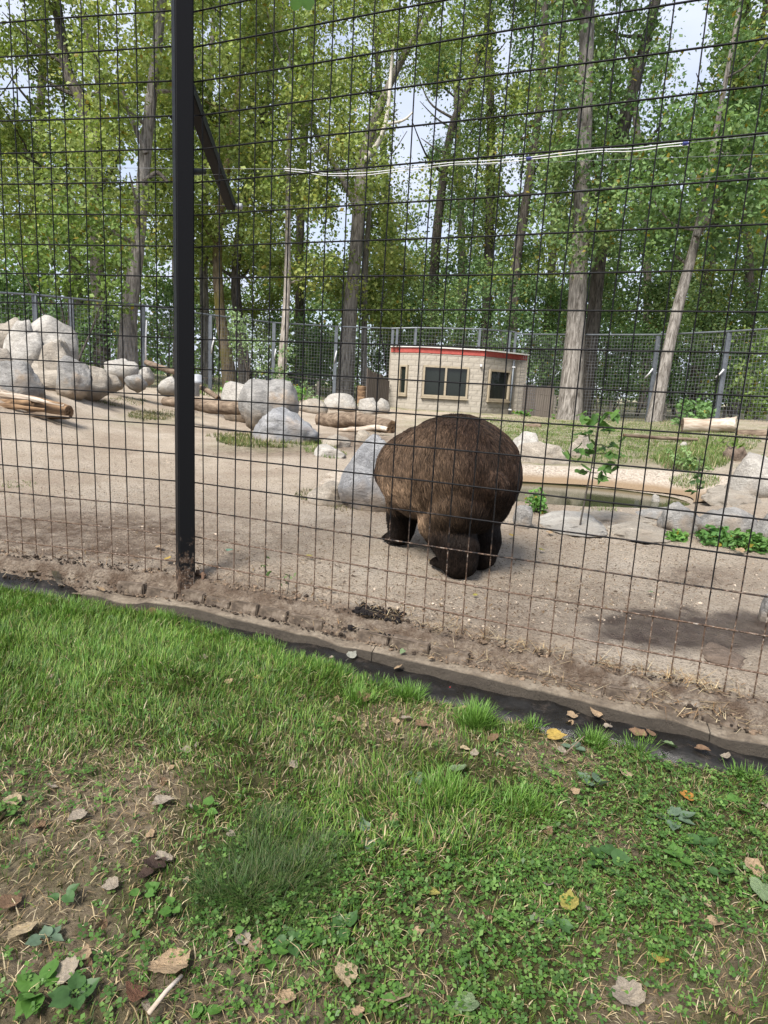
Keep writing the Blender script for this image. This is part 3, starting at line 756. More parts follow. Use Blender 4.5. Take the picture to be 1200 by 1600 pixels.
        for w0, w1, wz0, wz1 in wl_:
            npane = 2 if fi == 1 else 1
            fr = []
            fw = .07
            for x0, x1, z0, z1 in [(w0, w0+fw, wz0, wz1), (w1-fw, w1, wz0, wz1), (w0+fw, w1-fw, wz0, wz0+fw), (w0+fw, w1-fw, wz1-fw, wz1)]+([((w0+w1)/2-fw/2, (w0+w1)/2+fw/2, wz0+fw, wz1-fw)] if npane == 2 else []):
                c = A_+dr*(x0+x1)/2+nn*.02; V, F = box((c[0], c[1], (z0+z1)/2+zb_), (x1-x0, .12, z1-z0), yaw); fr.append((V-org, F))
            wf = obj('window', mesh_arr('window', *merge(fr)), framem, t)
            xs = [w0+fw, w1-fw] if npane == 1 else [w0+fw, (w0+w1)/2-fw/2, (w0+w1)/2+fw/2, w1-fw]
            for k in range(npane):
                x0, x1 = xs[2*k], xs[2*k+1]
                c = A_+dr*(x0+x1)/2-nn*.02; V, F = box((c[0], c[1], (wz0+wz1)/2+zb_), (x1-x0, .012, wz1-wz0-2*fw), yaw)
                obj('pane', mesh_arr('pane', V-org, F), gm, wf)
            c = A_+dr*(w0+w1)/2+nn*.05; V, F = box((c[0], c[1], wz0-.035+zb_), (w1-w0+.06, .14, .06), yaw)
            obj('sill', mesh_arr('sill', V-org, F), framem, wf)
    # roof slab with a thin pale edge
    poly = [pts[0]+[-.05, 3.0], pts[0]-[.05, .06], pts[1]-[.02, .10], pts[2]-[-.03, .10], pts[4]+[.08, -.06], pts[4]+[.08, 2.6]]
    bm = bmesh.new(); vsb = [bm.verts.new((p[0]-org[0], p[1]-org[1], top)) for p in poly]; f = bm.faces.new(vsb)
    r = bmesh.ops.extrude_face_region(bm, geom=[f])
    for q in r['geom']:
        if isinstance(q, bmesh.types.BMVert): q.co.z += .045
    bmesh.ops.recalc_face_normals(bm, faces=bm.faces)
    obj('roof', bm_mesh('roof', bm), simple('roof_edge', [(.3, (.5, .49, .47)), (.7, (.6, .59, .57))], 6, .6), t)
    # side and rear walls
    bk = []
    for a_, b_ in ((pts[0], pts[0]+[0, 2.9]), (pts[4], pts[4]+[0, 2.5])):
        c = (a_+b_)/2; d_ = b_-a_; V, F = box((c[0], c[1], (top-.5)/2+zb_), (np.linalg.norm(d_), .12, top+.45), atan2(d_[1], d_[0])); bk.append((V-org, F))
    c = (pts[0]+pts[4])/2+[0, 2.7]; V, F = box((c[0], c[1], (top-.5)/2+zb_), (pts[4][0]-pts[0][0], .12, top+.45)); bk.append((V-org, F))
    obj('rear_wall', mesh_arr('rear_wall', *merge(bk)), mort, t)
    # downpipe on the right bay
    pp = pts[2]*.12+pts[3]*.88-[0, .12]
    V, F = tube([(pp[0], pp[1], zb_-.2), (pp[0], pp[1], zb_+top-.25)], .04, 8); obj('downpipe', mesh_arr('downpipe', V-org, F, smooth=True), M['galv'], t)
    for z in (.25, 1.9):
        V, F = box((pp[0], pp[1]-.02, zb_+z), (.12, .06, .05)); obj('pipe_bracket', mesh_arr('pipe_bracket', V-org, F), M['white_plastic'], t)
    V, F = box((*(pts[2]+[-.12, -.1]), zb_+1.85), (.07, .10, .09)); obj('wall_lamp', mesh_arr('wall_lamp', V-org, F), M['white_plastic'], t)
    return t, pts, ztop
shelter, SP, SZ = build_shelter()

# ------------------------------------------------------------------ galvanised mesh fence at the back of the yard
def back_fence(name, label, line, ztop_fn, zbot_fn, post_px, cell=.11, r=.006, braces=()):
    """line: list of xy points"""
    t = empty(name, label, 'fence', (*line[0], zbot_fn(*line[0])))
    org = np.array(t.location); parts = []
    for a_, b_ in zip(line[:-1], line[1:]):
        a_, b_ = np.array(a_), np.array(b_); L = np.linalg.norm(b_-a_); n = max(2, int(L/cell))
        for k in range(n+1):
            p = a_+(b_-a_)*k/n; z0 = zbot_fn(*p); z1 = ztop_fn(*p)
            V, F = box((p[0], p[1], (z0+z1)/2), (r, r, z1-z0)); parts.append((V, F))
        za, zb2 = ztop_fn(*a_), ztop_fn(*b_); z0a = zbot_fn(*a_); z0b = zbot_fn(*b_)
        nr_ = int((za-z0a)/cell)
        for k in range(nr_+1):
            f = k/nr_
            V, F = tube([(a_[0], a_[1], z0a+(za-z0a)*f), (b_[0], b_[1], z0b+(zb2-z0b)*f)], r*.7, 4, cap=False); parts.append((V, F))
        V, F = tube([(a_[0], a_[1]-.02, za+.02), (b_[0], b_[1]-.02, zb2+.02)], .028, 8)
        obj('top_rail', mesh_arr('top_rail', V-org, F), M['galv'], t)
    V, F = merge(parts)
    o = obj('wire_mesh', mesh_arr('wire_mesh', V-org, F), M['galv_mesh'], t); o['kind'] = 'stuff'
    return t, org
def fpost(t, org, u, vtop, vbot, y, w=.14, brace=None):
    p1 = at_y(u[0], vtop, y); p0 = at_y(u[1], vbot, y)
    d = .05
    V, F = merge([box(((p0[0]+p1[0])/2, (p0[1]+p1[1])/2-.05, (p0[2]+p1[2]-.3)/2), (w, w*.25, p1[2]-p0[2]+.3)),
                  box(((p0[0]+p1[0])/2-w*.4, (p0[1]+p1[1])/2+w*.22-.05, (p0[2]+p1[2]-.3)/2), (w*.2, w*.45, p1[2]-p0[2]+.3)),
                  box(((p0[0]+p1[0])/2+w*.4, (p0[1]+p1[1])/2+w*.22-.05, (p0[2]+p1[2]-.3)/2), (w*.2, w*.45, p1[2]-p0[2]+.3))])
    po = obj('post', mesh_arr('post', V-org, F), M['galv'], t)
    if brace:
        q0 = at_y(*brace[0], y-.15); q1 = at_y(*brace[1], y-.05)
        V, F = tube([q0, q0*.45+q1*.55+[0, -.05, 0], q1], [.028, .024, .028], 6); obj('conduit', mesh_arr('conduit', V-org, F, smooth=True), M['white_plastic'], po)
# left run
LP = [(-60, 455, 17), (56, 462, 18.5), (224, 478, 21), (328, 493, 23), (427, 505, 24.7), (524, 511, 25.6), (612, 514, 26.0)]
Lw = [at_y(u, v_, y) for u, v_, y in LP]
def interp_line(pts):
    A_ = np.array(pts)
    def f(x, y):
        d = np.linalg.norm(A_[:, None, :2]-np.array([x, y]), axis=-1).ravel(); 
        i = int(np.argmin(d)); best = None
        for j in (i-1, i):
            if 0 <= j < len(A_)-1:
                e = A_[j+1, :2]-A_[j, :2]; t = np.clip((np.array([x, y])-A_[j, :2]) @ e/(e @ e), 0, 1); q = A_[j]+(A_[j+1]-A_[j])*t
                dd = np.hypot(q[0]-x, q[1]-y)
                if best is None or dd < best[0]: best = (dd, q[2])
        return float(best[1])
    return f
gzf = lambda x, y: gpz(x, y)-.05
t, org = back_fence('yard_fence', 'galvanised mesh fence behind the boulders at the back left of the yard', [p[:2] for p in Lw], interp_line(Lw), gzf, None)
for (u0, u1, vt, vb, y, br) in [(56, 60, 462, 600, 18.5, None), (113, 115, 467, 545, 19.4, None), (224, 226, 478, 575, 21, ((229, 500), (228, 566))), (329, 329, 493, 612, 23, ((335, 527), (330, 552))), (428, 427, 505, 612, 24.7, ((431, 545), (429, 562))), (525, 523, 511, 612, 25.6, ((526, 548), (522, 568)))]:
    fpost(t, org, (u0, u1), vt, vb, y, .12, br)
# right run
RP = [(818, 523, 26.3), (921, 524, 23.6), (1026, 524, 21.8), (1137, 519, 19.9), (1215, 514, 18.6), (1420, 500, 16.2)]
Rw = [at_y(u, v_, y) for u, v_, y in RP]
t, org = back_fence('yard_fence', 'galvanised mesh fence to the right of the tan shelter, behind the big cottonwoods', [p[:2] for p in Rw], interp_line(Rw), gzf, None)
for (u0, u1, vt, vb, y, br) in [(1028, 1011, 525, 660, 21.8, ((1020, 576), (1008, 590))), (1138, 1119, 520, 655, 19.9, ((1131, 577), (1118, 590)))]:
    fpost(t, org, (u0, u1), vt, vb, y, .14, br)
# run on the shelter roof
TP = [(612, 514, 25.6), (652, 513, 25.3), (752, 515, 25.3), (800, 519, 26.4), (818, 523, 26.5)]
Tw = [at_y(u, v_, y) for u, v_, y in TP]
t, org = back_fence('roof_fence', 'low galvanised mesh fence standing on the flat roof of the shelter', [p[:2] for p in Tw], interp_line(Tw), lambda x, y: SZ+.046, None)
for u, vt, y in ((614, 514, 25.62), (621, 514, 25.55), (650, 513, 25.3), (750, 515, 25.3), (797, 519, 26.3), (806, 520, 26.4)):
    p1 = at_y(u, vt, y); V, F = box((p1[0], p1[1], (SZ+.045+p1[2])/2), (.09, .09, p1[2]-SZ-.045)); obj('post', mesh_arr('post', V-org, F), M['galv'], t)

# ------------------------------------------------------------------ grey plank fences either side of the shelter, post and rail fences beyond
def plank_fence(label, a_, b_, n, hgt, z0a, z0b):
    t = empty('plank_fence', label, 'fence', tuple(a_)+(z0a,)); org = np.array([a_[0], a_[1], z0a])
    a_, b_ = np.array(a_), np.array(b_); L = np.linalg.norm(b_-a_); yaw = atan2(*(b_-a_)[::-1]); w = L/n
    for k in range(n):
        f = (k+.5)/n; p = a_+(b_-a_)*f; z = z0a+(z0b-z0a)*f; h_ = hgt+random.uniform(-.05, .05)
        V, F = box((0, 0, 0), (w*.93, .025, h_), 0, .006)
        obj('plank', mesh_arr('plank', V, F), M['plank'], t, (p[0]-org[0], p[1]-org[1]-.03, z+h_/2-org[2]), (random.uniform(-.02, .02), random.uniform(-.012, .012), yaw))
    for zz in (.35, hgt-.3):
        V, F = tube([(a_[0]-org[0], a_[1]-org[1]+.03, zz), (b_[0]-org[0], b_[1]-org[1]+.03, zz+z0b-z0a)], .04, 4); obj('rail', mesh_arr('rail', V, F), M['plank'], t)
    return t
pr0 = at_y(812, 646, 26.6); pr1 = at_y(861, 652, 24.4)
plank_fence('dark grey leaning plank fence at the right side of the tan shelter', pr0[:2], pr1[:2], 15, 1.25, pr0[2]-.1, pr1[2]-.15)
pl0 = at_y(572, 622, 24.2); pl1 = at_y(606, 636, 25.8)
plank_fence('dark grey plank fence at the left side of the tan shelter', pl0[:2], pl1[:2], 13, 1.15, pl0[2]-.1, pl1[2]-.1)
def rail_fence(label, pts, rails, hgt, th=.05, mat_=None):
    """pts: world xyz of the post tops"""
    pts = [np.array(p) for p in pts]
    t = empty('rail_fence', label, 'fence', (pts[0][0], pts[0][1], pts[0][2]-hgt)); org = np.array(t.location); mat_ = mat_ or M['rail']
    for p in pts:
        V, F = box((p[0], p[1], p[2]-hgt/2-.1), (th*2, th*2, hgt+.2), random.uniform(-.2, .2), .008); obj('post', mesh_arr('post', V-org, F), mat_, t)
    for a_, b_ in zip(pts[:-1], pts[1:]):
        for rz in rails:
            V, F = tube([a_+[0, -.06, rz], b_+[0, -.06, rz]], th*.9, 6, squash=.6); obj('rail', mesh_arr('rail', V-org, F), mat_, t)
    return t
rail_fence('weathered wooden rail fence beyond the mesh fence on the right', [at_y(868, 618, 27), at_y(955, 626, 27), at_y(1041, 631, 26), at_y(1134, 636, 25), at_y(1235, 642, 24)], (-.02, -.45, -.85), 1.15)
rail_fence('dark rail fence with a pale post left of the shelter, beyond the mesh', [at_y(300, 574, 29), at_y(400, 583, 29), at_y(500, 592, 28.5), at_y(572, 596, 28.5)], (-.02, -.4), 1.1, .04, M['plank'])
pp = at_y(498, 600, 27)
V, F = box((0, 0, 0), (.13, .13, 1.3), .3, .006); tag(obj('fence_post', mesh_arr('fence_post', V, F), M['rail'], None, (pp[0], pp[1], pp[2]-.55)), 'pale square wooden post standing alone before the dark rail fence', 'post')

# upright grey boards seen through the back fence
for k, (u0, u1, vt, vb, y) in enumerate([(450, 470, 582, 603, 31), (481, 493, 584, 601, 31), (415, 431, 578, 596, 32)]):
    p0 = at_y(u0, vb, y); p1 = at_y(u1, vt, y)
    t = empty('notice_board', ['wide grey board on legs among the trees left of the shelter', 'narrow grey board on legs with a sloping top edge', 'pale grey board low behind the thin grey trunk'][k], 'board', (p0[0], p0[1], p0[2]-.5))
    w = p1[0]-p0[0]; h_ = p1[2]-p0[2]
    me = bev_box('board_panel', (w, .06, h_), .02); me.transform(Matrix.Translation((w/2, 0, .5+h_/2))); obj('board_panel', me, M['galv'], t)
    for x in (.1*w, .9*w):
        V, F = box((x, .05, .2), (.05, .05, .9)); obj('leg', mesh_arr('leg', V, F), M['plank'], t)

# ------------------------------------------------------------------ boulders and rocks
def rockmesh(name, seed, sub=4, rough=.22, cuts=7, shape=None, depth=.75):
    r_ = np.random.default_rng(seed)
    bm = bmesh.new(); bmesh.ops.create_icosphere(bm, subdivisions=sub, radius=1)
    V = np.array([v_.co for v_ in bm.verts]); o = r_.uniform(-50, 50, 3)
    for k in range(cuts):
        n = norm(r_.normal(0, 1, 3)); n[2] = abs(n[2])*.9; n = norm(n); c_ = r_.uniform(.55, .88)
        d = V @ n-c_; V = V-np.where(d > 0, d, 0)[:, None]*n*.93
    V = V*(1+rough*fbm(V+o, 3, 1.2)[:, None])
    V = V+norm(V)*(.055*fbm(V+o, 4, 4.5)+.02*fbm(V-o, 3, 13))[:, None]
    rid = 1-np.abs(fbm(V+o*.3, 3, 1.7)); V = V-norm(V)*(.09*np.clip(rid-.9, 0, .1)*10)[:, None]
    mn, mx_ = V.min(0), V.max(0); V = (V-(mn+mx_)/2)/((mx_-mn)/2)
    for v_, c_ in zip(bm.verts, V): v_.co = c_
    bmesh.ops.recalc_face_normals(bm, faces=bm.faces)
    return bm_mesh(name, bm, True)
def rock(label, u0, u1, vtop, vbot, mat_, seed, depth=.8, group=None, name='boulder', rot=None, y=None, taper=0, sink=.22, sub=4, cat='rock', cuts=11, rough=.22, tilt=0):
    uc = (u0+u1)/2
    if y is None: b_ = gp(uc, vbot)
    else: b_ = at_y(uc, vbot, y)
    dist_ = np.linalg.norm(b_-np.array([0, 0, EYE])); dep = b_[1]/cos(atan2(b_[0], b_[1]))
    w = (u1-u0)/FPX*b_[1]*1.03; top = at_y(uc, vtop, b_[1]+w*depth*.35)[2]; h_ = max(top-b_[2], .04)
    c_ = b_+np.array([b_[0]/dep, b_[1]/dep, 0])*w*depth*.42
    hh = h_*(1+sink)
    me = rockmesh(name, seed, sub if b_[1] < 11.2 else min(sub, 3), rough, cuts)
    if taper:
        for v_ in me.vertices:
            f_ = 1-taper*max(0, v_.co.z+.2)*.8; v_.co.x = v_.co.x*f_+.18*(1-f_); v_.co.y *= f_
    me.transform(Matrix.Diagonal((w/2, w*depth/2, hh/2, 1)))
    o = obj(name, me, M[mat_], None, (c_[0], c_[1], top-hh/2), (0, tilt, (rot if rot is not None else -atan2(c_[0], c_[1])*.9)))
    return tag(o, label, cat, group)
G_ = 'boulders piled on the left bank'
rock('tallest pale boulder with a rounded top at the back of the left pile', 36, 118, 492, 556, 'rock_pale', 11, .8, G_, y=12.3, sink=.9, rough=.16)
rock('pale flat topped boulder at the left edge behind the pile', -26, 42, 494, 545, 'rock_tan', 12, .9, G_, y=12.6, sink=.9)
rock('low pale rock between the two back boulders', 8, 62, 498, 560, 'rock_pale', 21, .8, G_, y=12.0, sink=.6)
rock('large sloping boulder facing front below the tallest boulder', 18, 74, 518, 578, 'rock_pale', 13, .9, G_, y=11.3, sink=.6, rough=.14)
rock('tan ledge of rock running down from the tallest boulder', 58, 124, 530, 592, 'rock_tan', 14, .9, G_, y=11.1, sink=.7, rough=.14)
rock('grey shaded boulder cut by the left edge of the yard', -40, 22, 540, 596, 'rock_tan', 15, .9, G_, y=10.4, sink=.5)
rock('rounded grey boulder above the split log', -20, 66, 562, 618, 'rock_grey', 16, .9, G_, y=9.4, sink=.5, rough=.15)
rock('grey boulder with a steep front, right end of the pile', 90, 142, 556, 602, 'rock_grey', 17, .95, G_, y=10.6, sink=.6, rough=.14)
rock('sandy rock slope at the foot of the left pile', 52, 168, 566, 610, 'rock_tan', 18, .8, G_, y=11.0, sink=.5, rough=.18)
rock('long low brown rock running right from the pile', 134, 190, 580, 604, 'rock_tan', 19, .7, G_, y=11.6, sink=.5)
rock('pale pointed rock under the forked tree trunk', 166, 216, 560, 584, 'rock_pale', 20, .8, G_, y=13.0, sink=.7)
rock('round grey rock in front of the pale pointed rock', 196, 230, 584, 606, 'rock_grey', 22, .9, G_, y=11.8, sink=.4)
rock('small pale grey rock behind the round grey rock', 214, 240, 572, 592, 'rock_pale', 23, .9, G_, y=13.2, sink=.6)
rock('grey rock beside the black post, near the grass tuft', 246, 280, 588, 610, 'rock_pale', 24, .9, G_, y=12.2, sink=.5)
rock('pale mossy topped rock behind the pair of granite boulders', 344, 405, 596, 640, 'rock_pale', 25, .8, y=12.8, sink=.6)
rock('big rounded granite boulder behind the log, back one of the pair', 373, 466, 590, 664, 'rock_grey', 26, .85, y=10.6, sink=.25, rough=.14, cuts=5)
rock('angular pale granite boulder with an orange patch, front one of the pair', 391, 499, 636, 696, 'rock_blue', 27, .8, y=9.5, sink=.3, rough=.12, cuts=9)
rock('blue grey granite boulder touching the left flank of the bear', 522, 640, 678, 802, 'rock_blue', 128, .6, taper=.55, sink=.2, rough=.12, cuts=9)
rock('flat lichen covered rock left of the blue grey boulder', 478, 548, 752, 792, 'rock_tan', 29, .9, sink=.35)
rock('pale rock left of the shelter wall, nearer the stump', 560, 592, 621, 646, 'rock_pale', 30, .8, y=20, sink=.4)
rock('small pale rock touching the left corner of the shelter', 586, 609, 622, 642, 'rock_pale', 31, .8, y=21, sink=.4)
rock('long low pale rock behind the broken log', 503, 560, 614, 638, 'rock_pale', 32, .6, y=20, sink=.4)
rock('low tan rock right of the granite pair', 466, 512, 622, 642, 'rock_tan', 33, .7, y=17, sink=.5)
rock('flat stone in the step just below the broken log', 552, 588, 672, 690, 'rock_tan', 34, 1.0, 'flat stones below the broken log', sink=.6, name='stone')
rock('flat stone with green moss, below the dead branch', 503, 548, 679, 700, 'rock_tan', 35, 1.0, 'flat stones below the broken log', sink=.6, name='stone')
rock('pale flat stone nearest the orange topped boulder', 490, 540, 695, 716, 'rock_pale', 36, 1.0, 'flat stones below the broken log', sink=.6, name='stone')
rock('pale ridge of rock on the bank right of the bear', 800, 843, 674, 706, 'rock_pale', 37, .7, sink=.6)
rock('grey wedge of rock behind the leafy sapling', 886, 930, 677, 714, 'rock_tan', 38, .8, sink=.6)
rock('sandy hump of ground rock under the pale ridge', 806, 892, 690, 724, 'rock_tan', 39, .5, sink=.7)
rock('large pale concrete boulder at the right edge', 1136, 1260, 708, 778, 'rock_pale', 40, .8, sink=.4, rough=.12)
rock('dark brown rock in the grass above the pale boulder', 1130, 1163, 692, 722, 'rock_brown', 41, .9, sink=.3)
rock('small round grey stone at the pond by the bear leg', 800, 830, 790, 826, 'rock_grey', 43, .9, sink=.3)
rock('low pitted rock at the near edge of the pond', 1026, 1096, 786, 832, 'rock_grey', 44, .9, sink=.4)
rock('rounded overhanging rock with a dark hollow beneath', 1078, 1180, 792, 842, 'rock_grey', 45, .8, sink=.05, rough=.12)
rock('grey rock leaning in from the right edge', 1166, 1250, 794, 862, 'rock_grey', 47, .9, sink=.3)
rock('dark rough stone cut by the right edge', 1186, 1232, 915, 975, 'rock_grey', 50, .9, sink=.3, name='stone')
rock('small pale pebble stone in the grass below the bleached log', 1062, 1073, 690, 698, 'rock_pale', 51, .9, sink=.4, name='stone', sub=3)
rock('reddish stone standing at the far rim of the pond', 1017, 1029, 772, 792, 'rock_pale', 52, .8, sink=.3, name='stone', sub=3)

def slab(label, u0, u1, vtop, vbot, h, mat_, seed, name='flat_rock', sub=4, rough=.14):
    uc = (u0+u1)/2; n_ = gp(uc, vbot); f_ = gp(uc, vtop+h*FPX/n_[1]*.5); c_ = (n_+f_)/2; w = (u1-u0)/FPX*c_[1]; dp = np.linalg.norm((f_-n_)[:2])*1.05
    me = rockmesh(name, seed, sub, rough, 12); me.transform(Matrix.Diagonal((w/2, dp/2, h, 1)))
    z = max(gpz(c_[0], c_[1]), (n_[2]+f_[2])/2)
    return tag(obj(name, me, M[mat_], None, (c_[0], c_[1], z+.0), (random.uniform(-.03, .03), random.uniform(-.03, .03), -atan2(c_[0], c_[1])*.9)), label, 'rock')
slab('flat brown stone lying in the wet mud patch', 1096, 1166, 1006, 1042, .022, 'rock_brown', 49, 'stone')
slab('rough pale slab of concrete between the pond and the bear', 836, 948, 790, 838, .06, 'rock_pale', 142)
slab('flat tan slab in front of the pond, right of the pale slab', 945, 1050, 812, 848, .05, 'rock_tan', 146)
slab('wide sandy slab at the near pond edge behind the sapling', 900, 1030, 796, 818, .04, 'rock_tan', 151)
slab('sandy flat rock on the bank below the big pale boulder', 1100, 1196, 760, 796, .07, 'rock_tan', 152)
slab('long pale bank slab left of the low pitted rock', 990, 1072, 790, 812, .05, 'rock_grey', 153)

# ------------------------------------------------------------------ logs, branches, stump
def logobj(label, pts, rads, mat_, name='log', splinter=False, cat='log', sides=18, wob=.16, end_m='log_rot', squash=1.0):
    P = np.array(pts); c0 = P.mean(0); n = 26
    t = empty(name, label, cat, tuple(c0))
    Pp = polyline(P-c0, n); rr_ = np.interp(np.linspace(0, 1, n), np.linspace(0, 1, len(rads)), rads)
    V, F = tube(Pp, rr_, sides, cap=False, squash=squash)
    dd = V-np.repeat(Pp, sides, 0); nzv = fbm(V*np.array([1, 1, 1])+len(label)*1.7, 4, 4)*wob+fbm(V*1.0+5, 3, 14)*wob*.5
    V = np.repeat(Pp, sides, 0)+dd*(1+nzv[:, None])
    obj('trunk', mesh_arr('trunk', V, F, smooth=True), M[mat_], t)
    for e, i_ in ((0, 0), (1, n-1)):
        ringv = V[i_*sides:(i_+1)*sides]; cc = ringv.mean(0); ax = norm(Pp[min(i_+1, n-1)]-Pp[max(i_-1, 0)])*(1 if e else -1)
        VV = [ringv]; 
        for f_, push in ((.75, .012), (.45, -.02), (.15, .01)): VV.append(cc+(ringv-cc)*f_+ax*push+rng.normal(0, .006, ringv.shape))
        VV = np.concatenate(VV); FF = [(k*sides+j, k*sides+(j+1) % sides, (k+1)*sides+(j+1) % sides, (k+1)*sides+j) for k in range(3) for j in range(sides)]
        obj('cut_end', mesh_arr('cut_end', VV, np.array(FF), smooth=True), M[end_m], t)
    return t, c0
def lpt(u, v_, y): return at_y(u, v_, y)
logobj('thick split log with raw orange wood on the left bank', [lpt(-60, 618, 9.0), lpt(0, 631, 8.7), lpt(60, 638, 8.5), lpt(108, 644, 8.4)], [.17, .165, .14, .09], 'log_rot')
for k, (u0, v0, u1, v1, w) in enumerate([(-30, 634, 70, 640, .05), (0, 616, 100, 634, .045), (20, 648, 108, 652, .05), (50, 626, 98, 632, .03)]):
    V, F = tube(polyline([lpt(u0, v0, 8.35), lpt((u0+u1)/2, (v0+v1)/2-2, 8.25), lpt(u1, v1, 8.25)], 10), np.linspace(w, w*.3, 10), 7, wob=.3)
    c0 = V.mean(0); tag(obj('wood_splinter', mesh_arr('wood_splinter', V-c0, F), M[['log_rot', 'log_pale', 'log', 'log_rot'][k]], None, tuple(c0)),
        ['long raw orange splinter across the front of the split log', 'pale splinter on top of the split log', 'dark slab of bark under the split log', 'short ragged splinter at the log end'][k], 'splinter', 'splinters on the split log')
logobj('brown log lying behind the black post, touching the granite boulder', [lpt(256, 627, 11.6), lpt(300, 631, 11.4), lpt(340, 636, 11.2), lpt(380, 637, 11.0)], [.075, .11, .13, .12], 'log')
logobj('thin bare pole slanting down behind the black post', [lpt(300, 600, 14), lpt(318, 607, 13.6), lpt(341, 622, 13)], [.05, .055, .05], 'log', 'pole', cat='pole')
logobj('thin fallen branch resting on the rocks left of the black post', [lpt(228, 566, 13.5), lpt(250, 574, 13.3), lpt(274, 582, 13.1)], [.05, .06, .05], 'log', 'fallen_branch', cat='branch')
logobj('broken brown log with a rotten left end, behind the bear', [lpt(497, 655, 13.8), lpt(525, 657, 13.6), lpt(560, 656, 13.2), lpt(612, 668, 12.6)], [.13, .17, .15, .13], 'log')
logobj('pale dead branch lying in front of the broken log', [lpt(528, 672, 12.2), lpt(560, 671, 12.0), lpt(585, 668, 11.9), lpt(606, 671, 11.7)], [.03, .05, .055, .04], 'log_pale', 'dead_branch', cat='branch')
t, c0 = logobj('bleached hollow log lying in the grass before the right fence', [lpt(1066, 664, 15.2), lpt(1100, 665, 15.1), lpt(1130, 664, 15.0), lpt(1149, 663, 14.9)], [.17, .16, .155, .17], 'log_pale', end_m='log')
V, F = tube([lpt(1138, 664, 14.95), lpt(1146, 657, 14.9), lpt(1151, 651, 14.9)], [.11, .06, .015], 8, wob=.2); obj('broken_snag', mesh_arr('broken_snag', V-c0, F), M['log_pale'], t)
logobj('low brown bark log at the right edge behind the bleached log', [lpt(1152, 678, 14.2), lpt(1180, 679, 14.1), lpt(1215, 680, 14)], [.09, .11, .11], 'log')
logobj('thin brown stick lying on the grass right of the sapling', [lpt(975, 680, 12), lpt(1030, 684, 12.2), lpt(1090, 687, 12.4)], [.03, .035, .03], 'log', 'stick', cat='stick', wob=.1)
logobj('flat brown piece of wood on the grass left of the sapling', [lpt(818, 668, 17), lpt(830, 667, 16.9), lpt(845, 665, 16.8)], [.06, .09, .05], 'log', 'wood_chunk', cat='wood')
stp = at_y(564, 625, 21.5)
logobj('upright orange brown tree stump left of the shelter', [stp-[0, 0, .1], stp+[0, 0, .2], stp+[.01, 0, .44]], [.17, .15, .14], 'log_rot', 'tree_stump', cat='stump')
gpc = at_y(308, 600, 13.4)
V, F = tube([gpc+[0, 0, z] for z in (-.25, -.02, .0, .07, .08, .16, .19, .2)], [.05, .05, .10, .13, .10, .12, .06, .02], 14)
tag(obj('grey_float', mesh_arr('grey_float', V-gpc, F, smooth=True), M['grey_plastic'], None, tuple(gpc)), 'stacked grey plastic float behind the black post by the slanting pole', 'float')

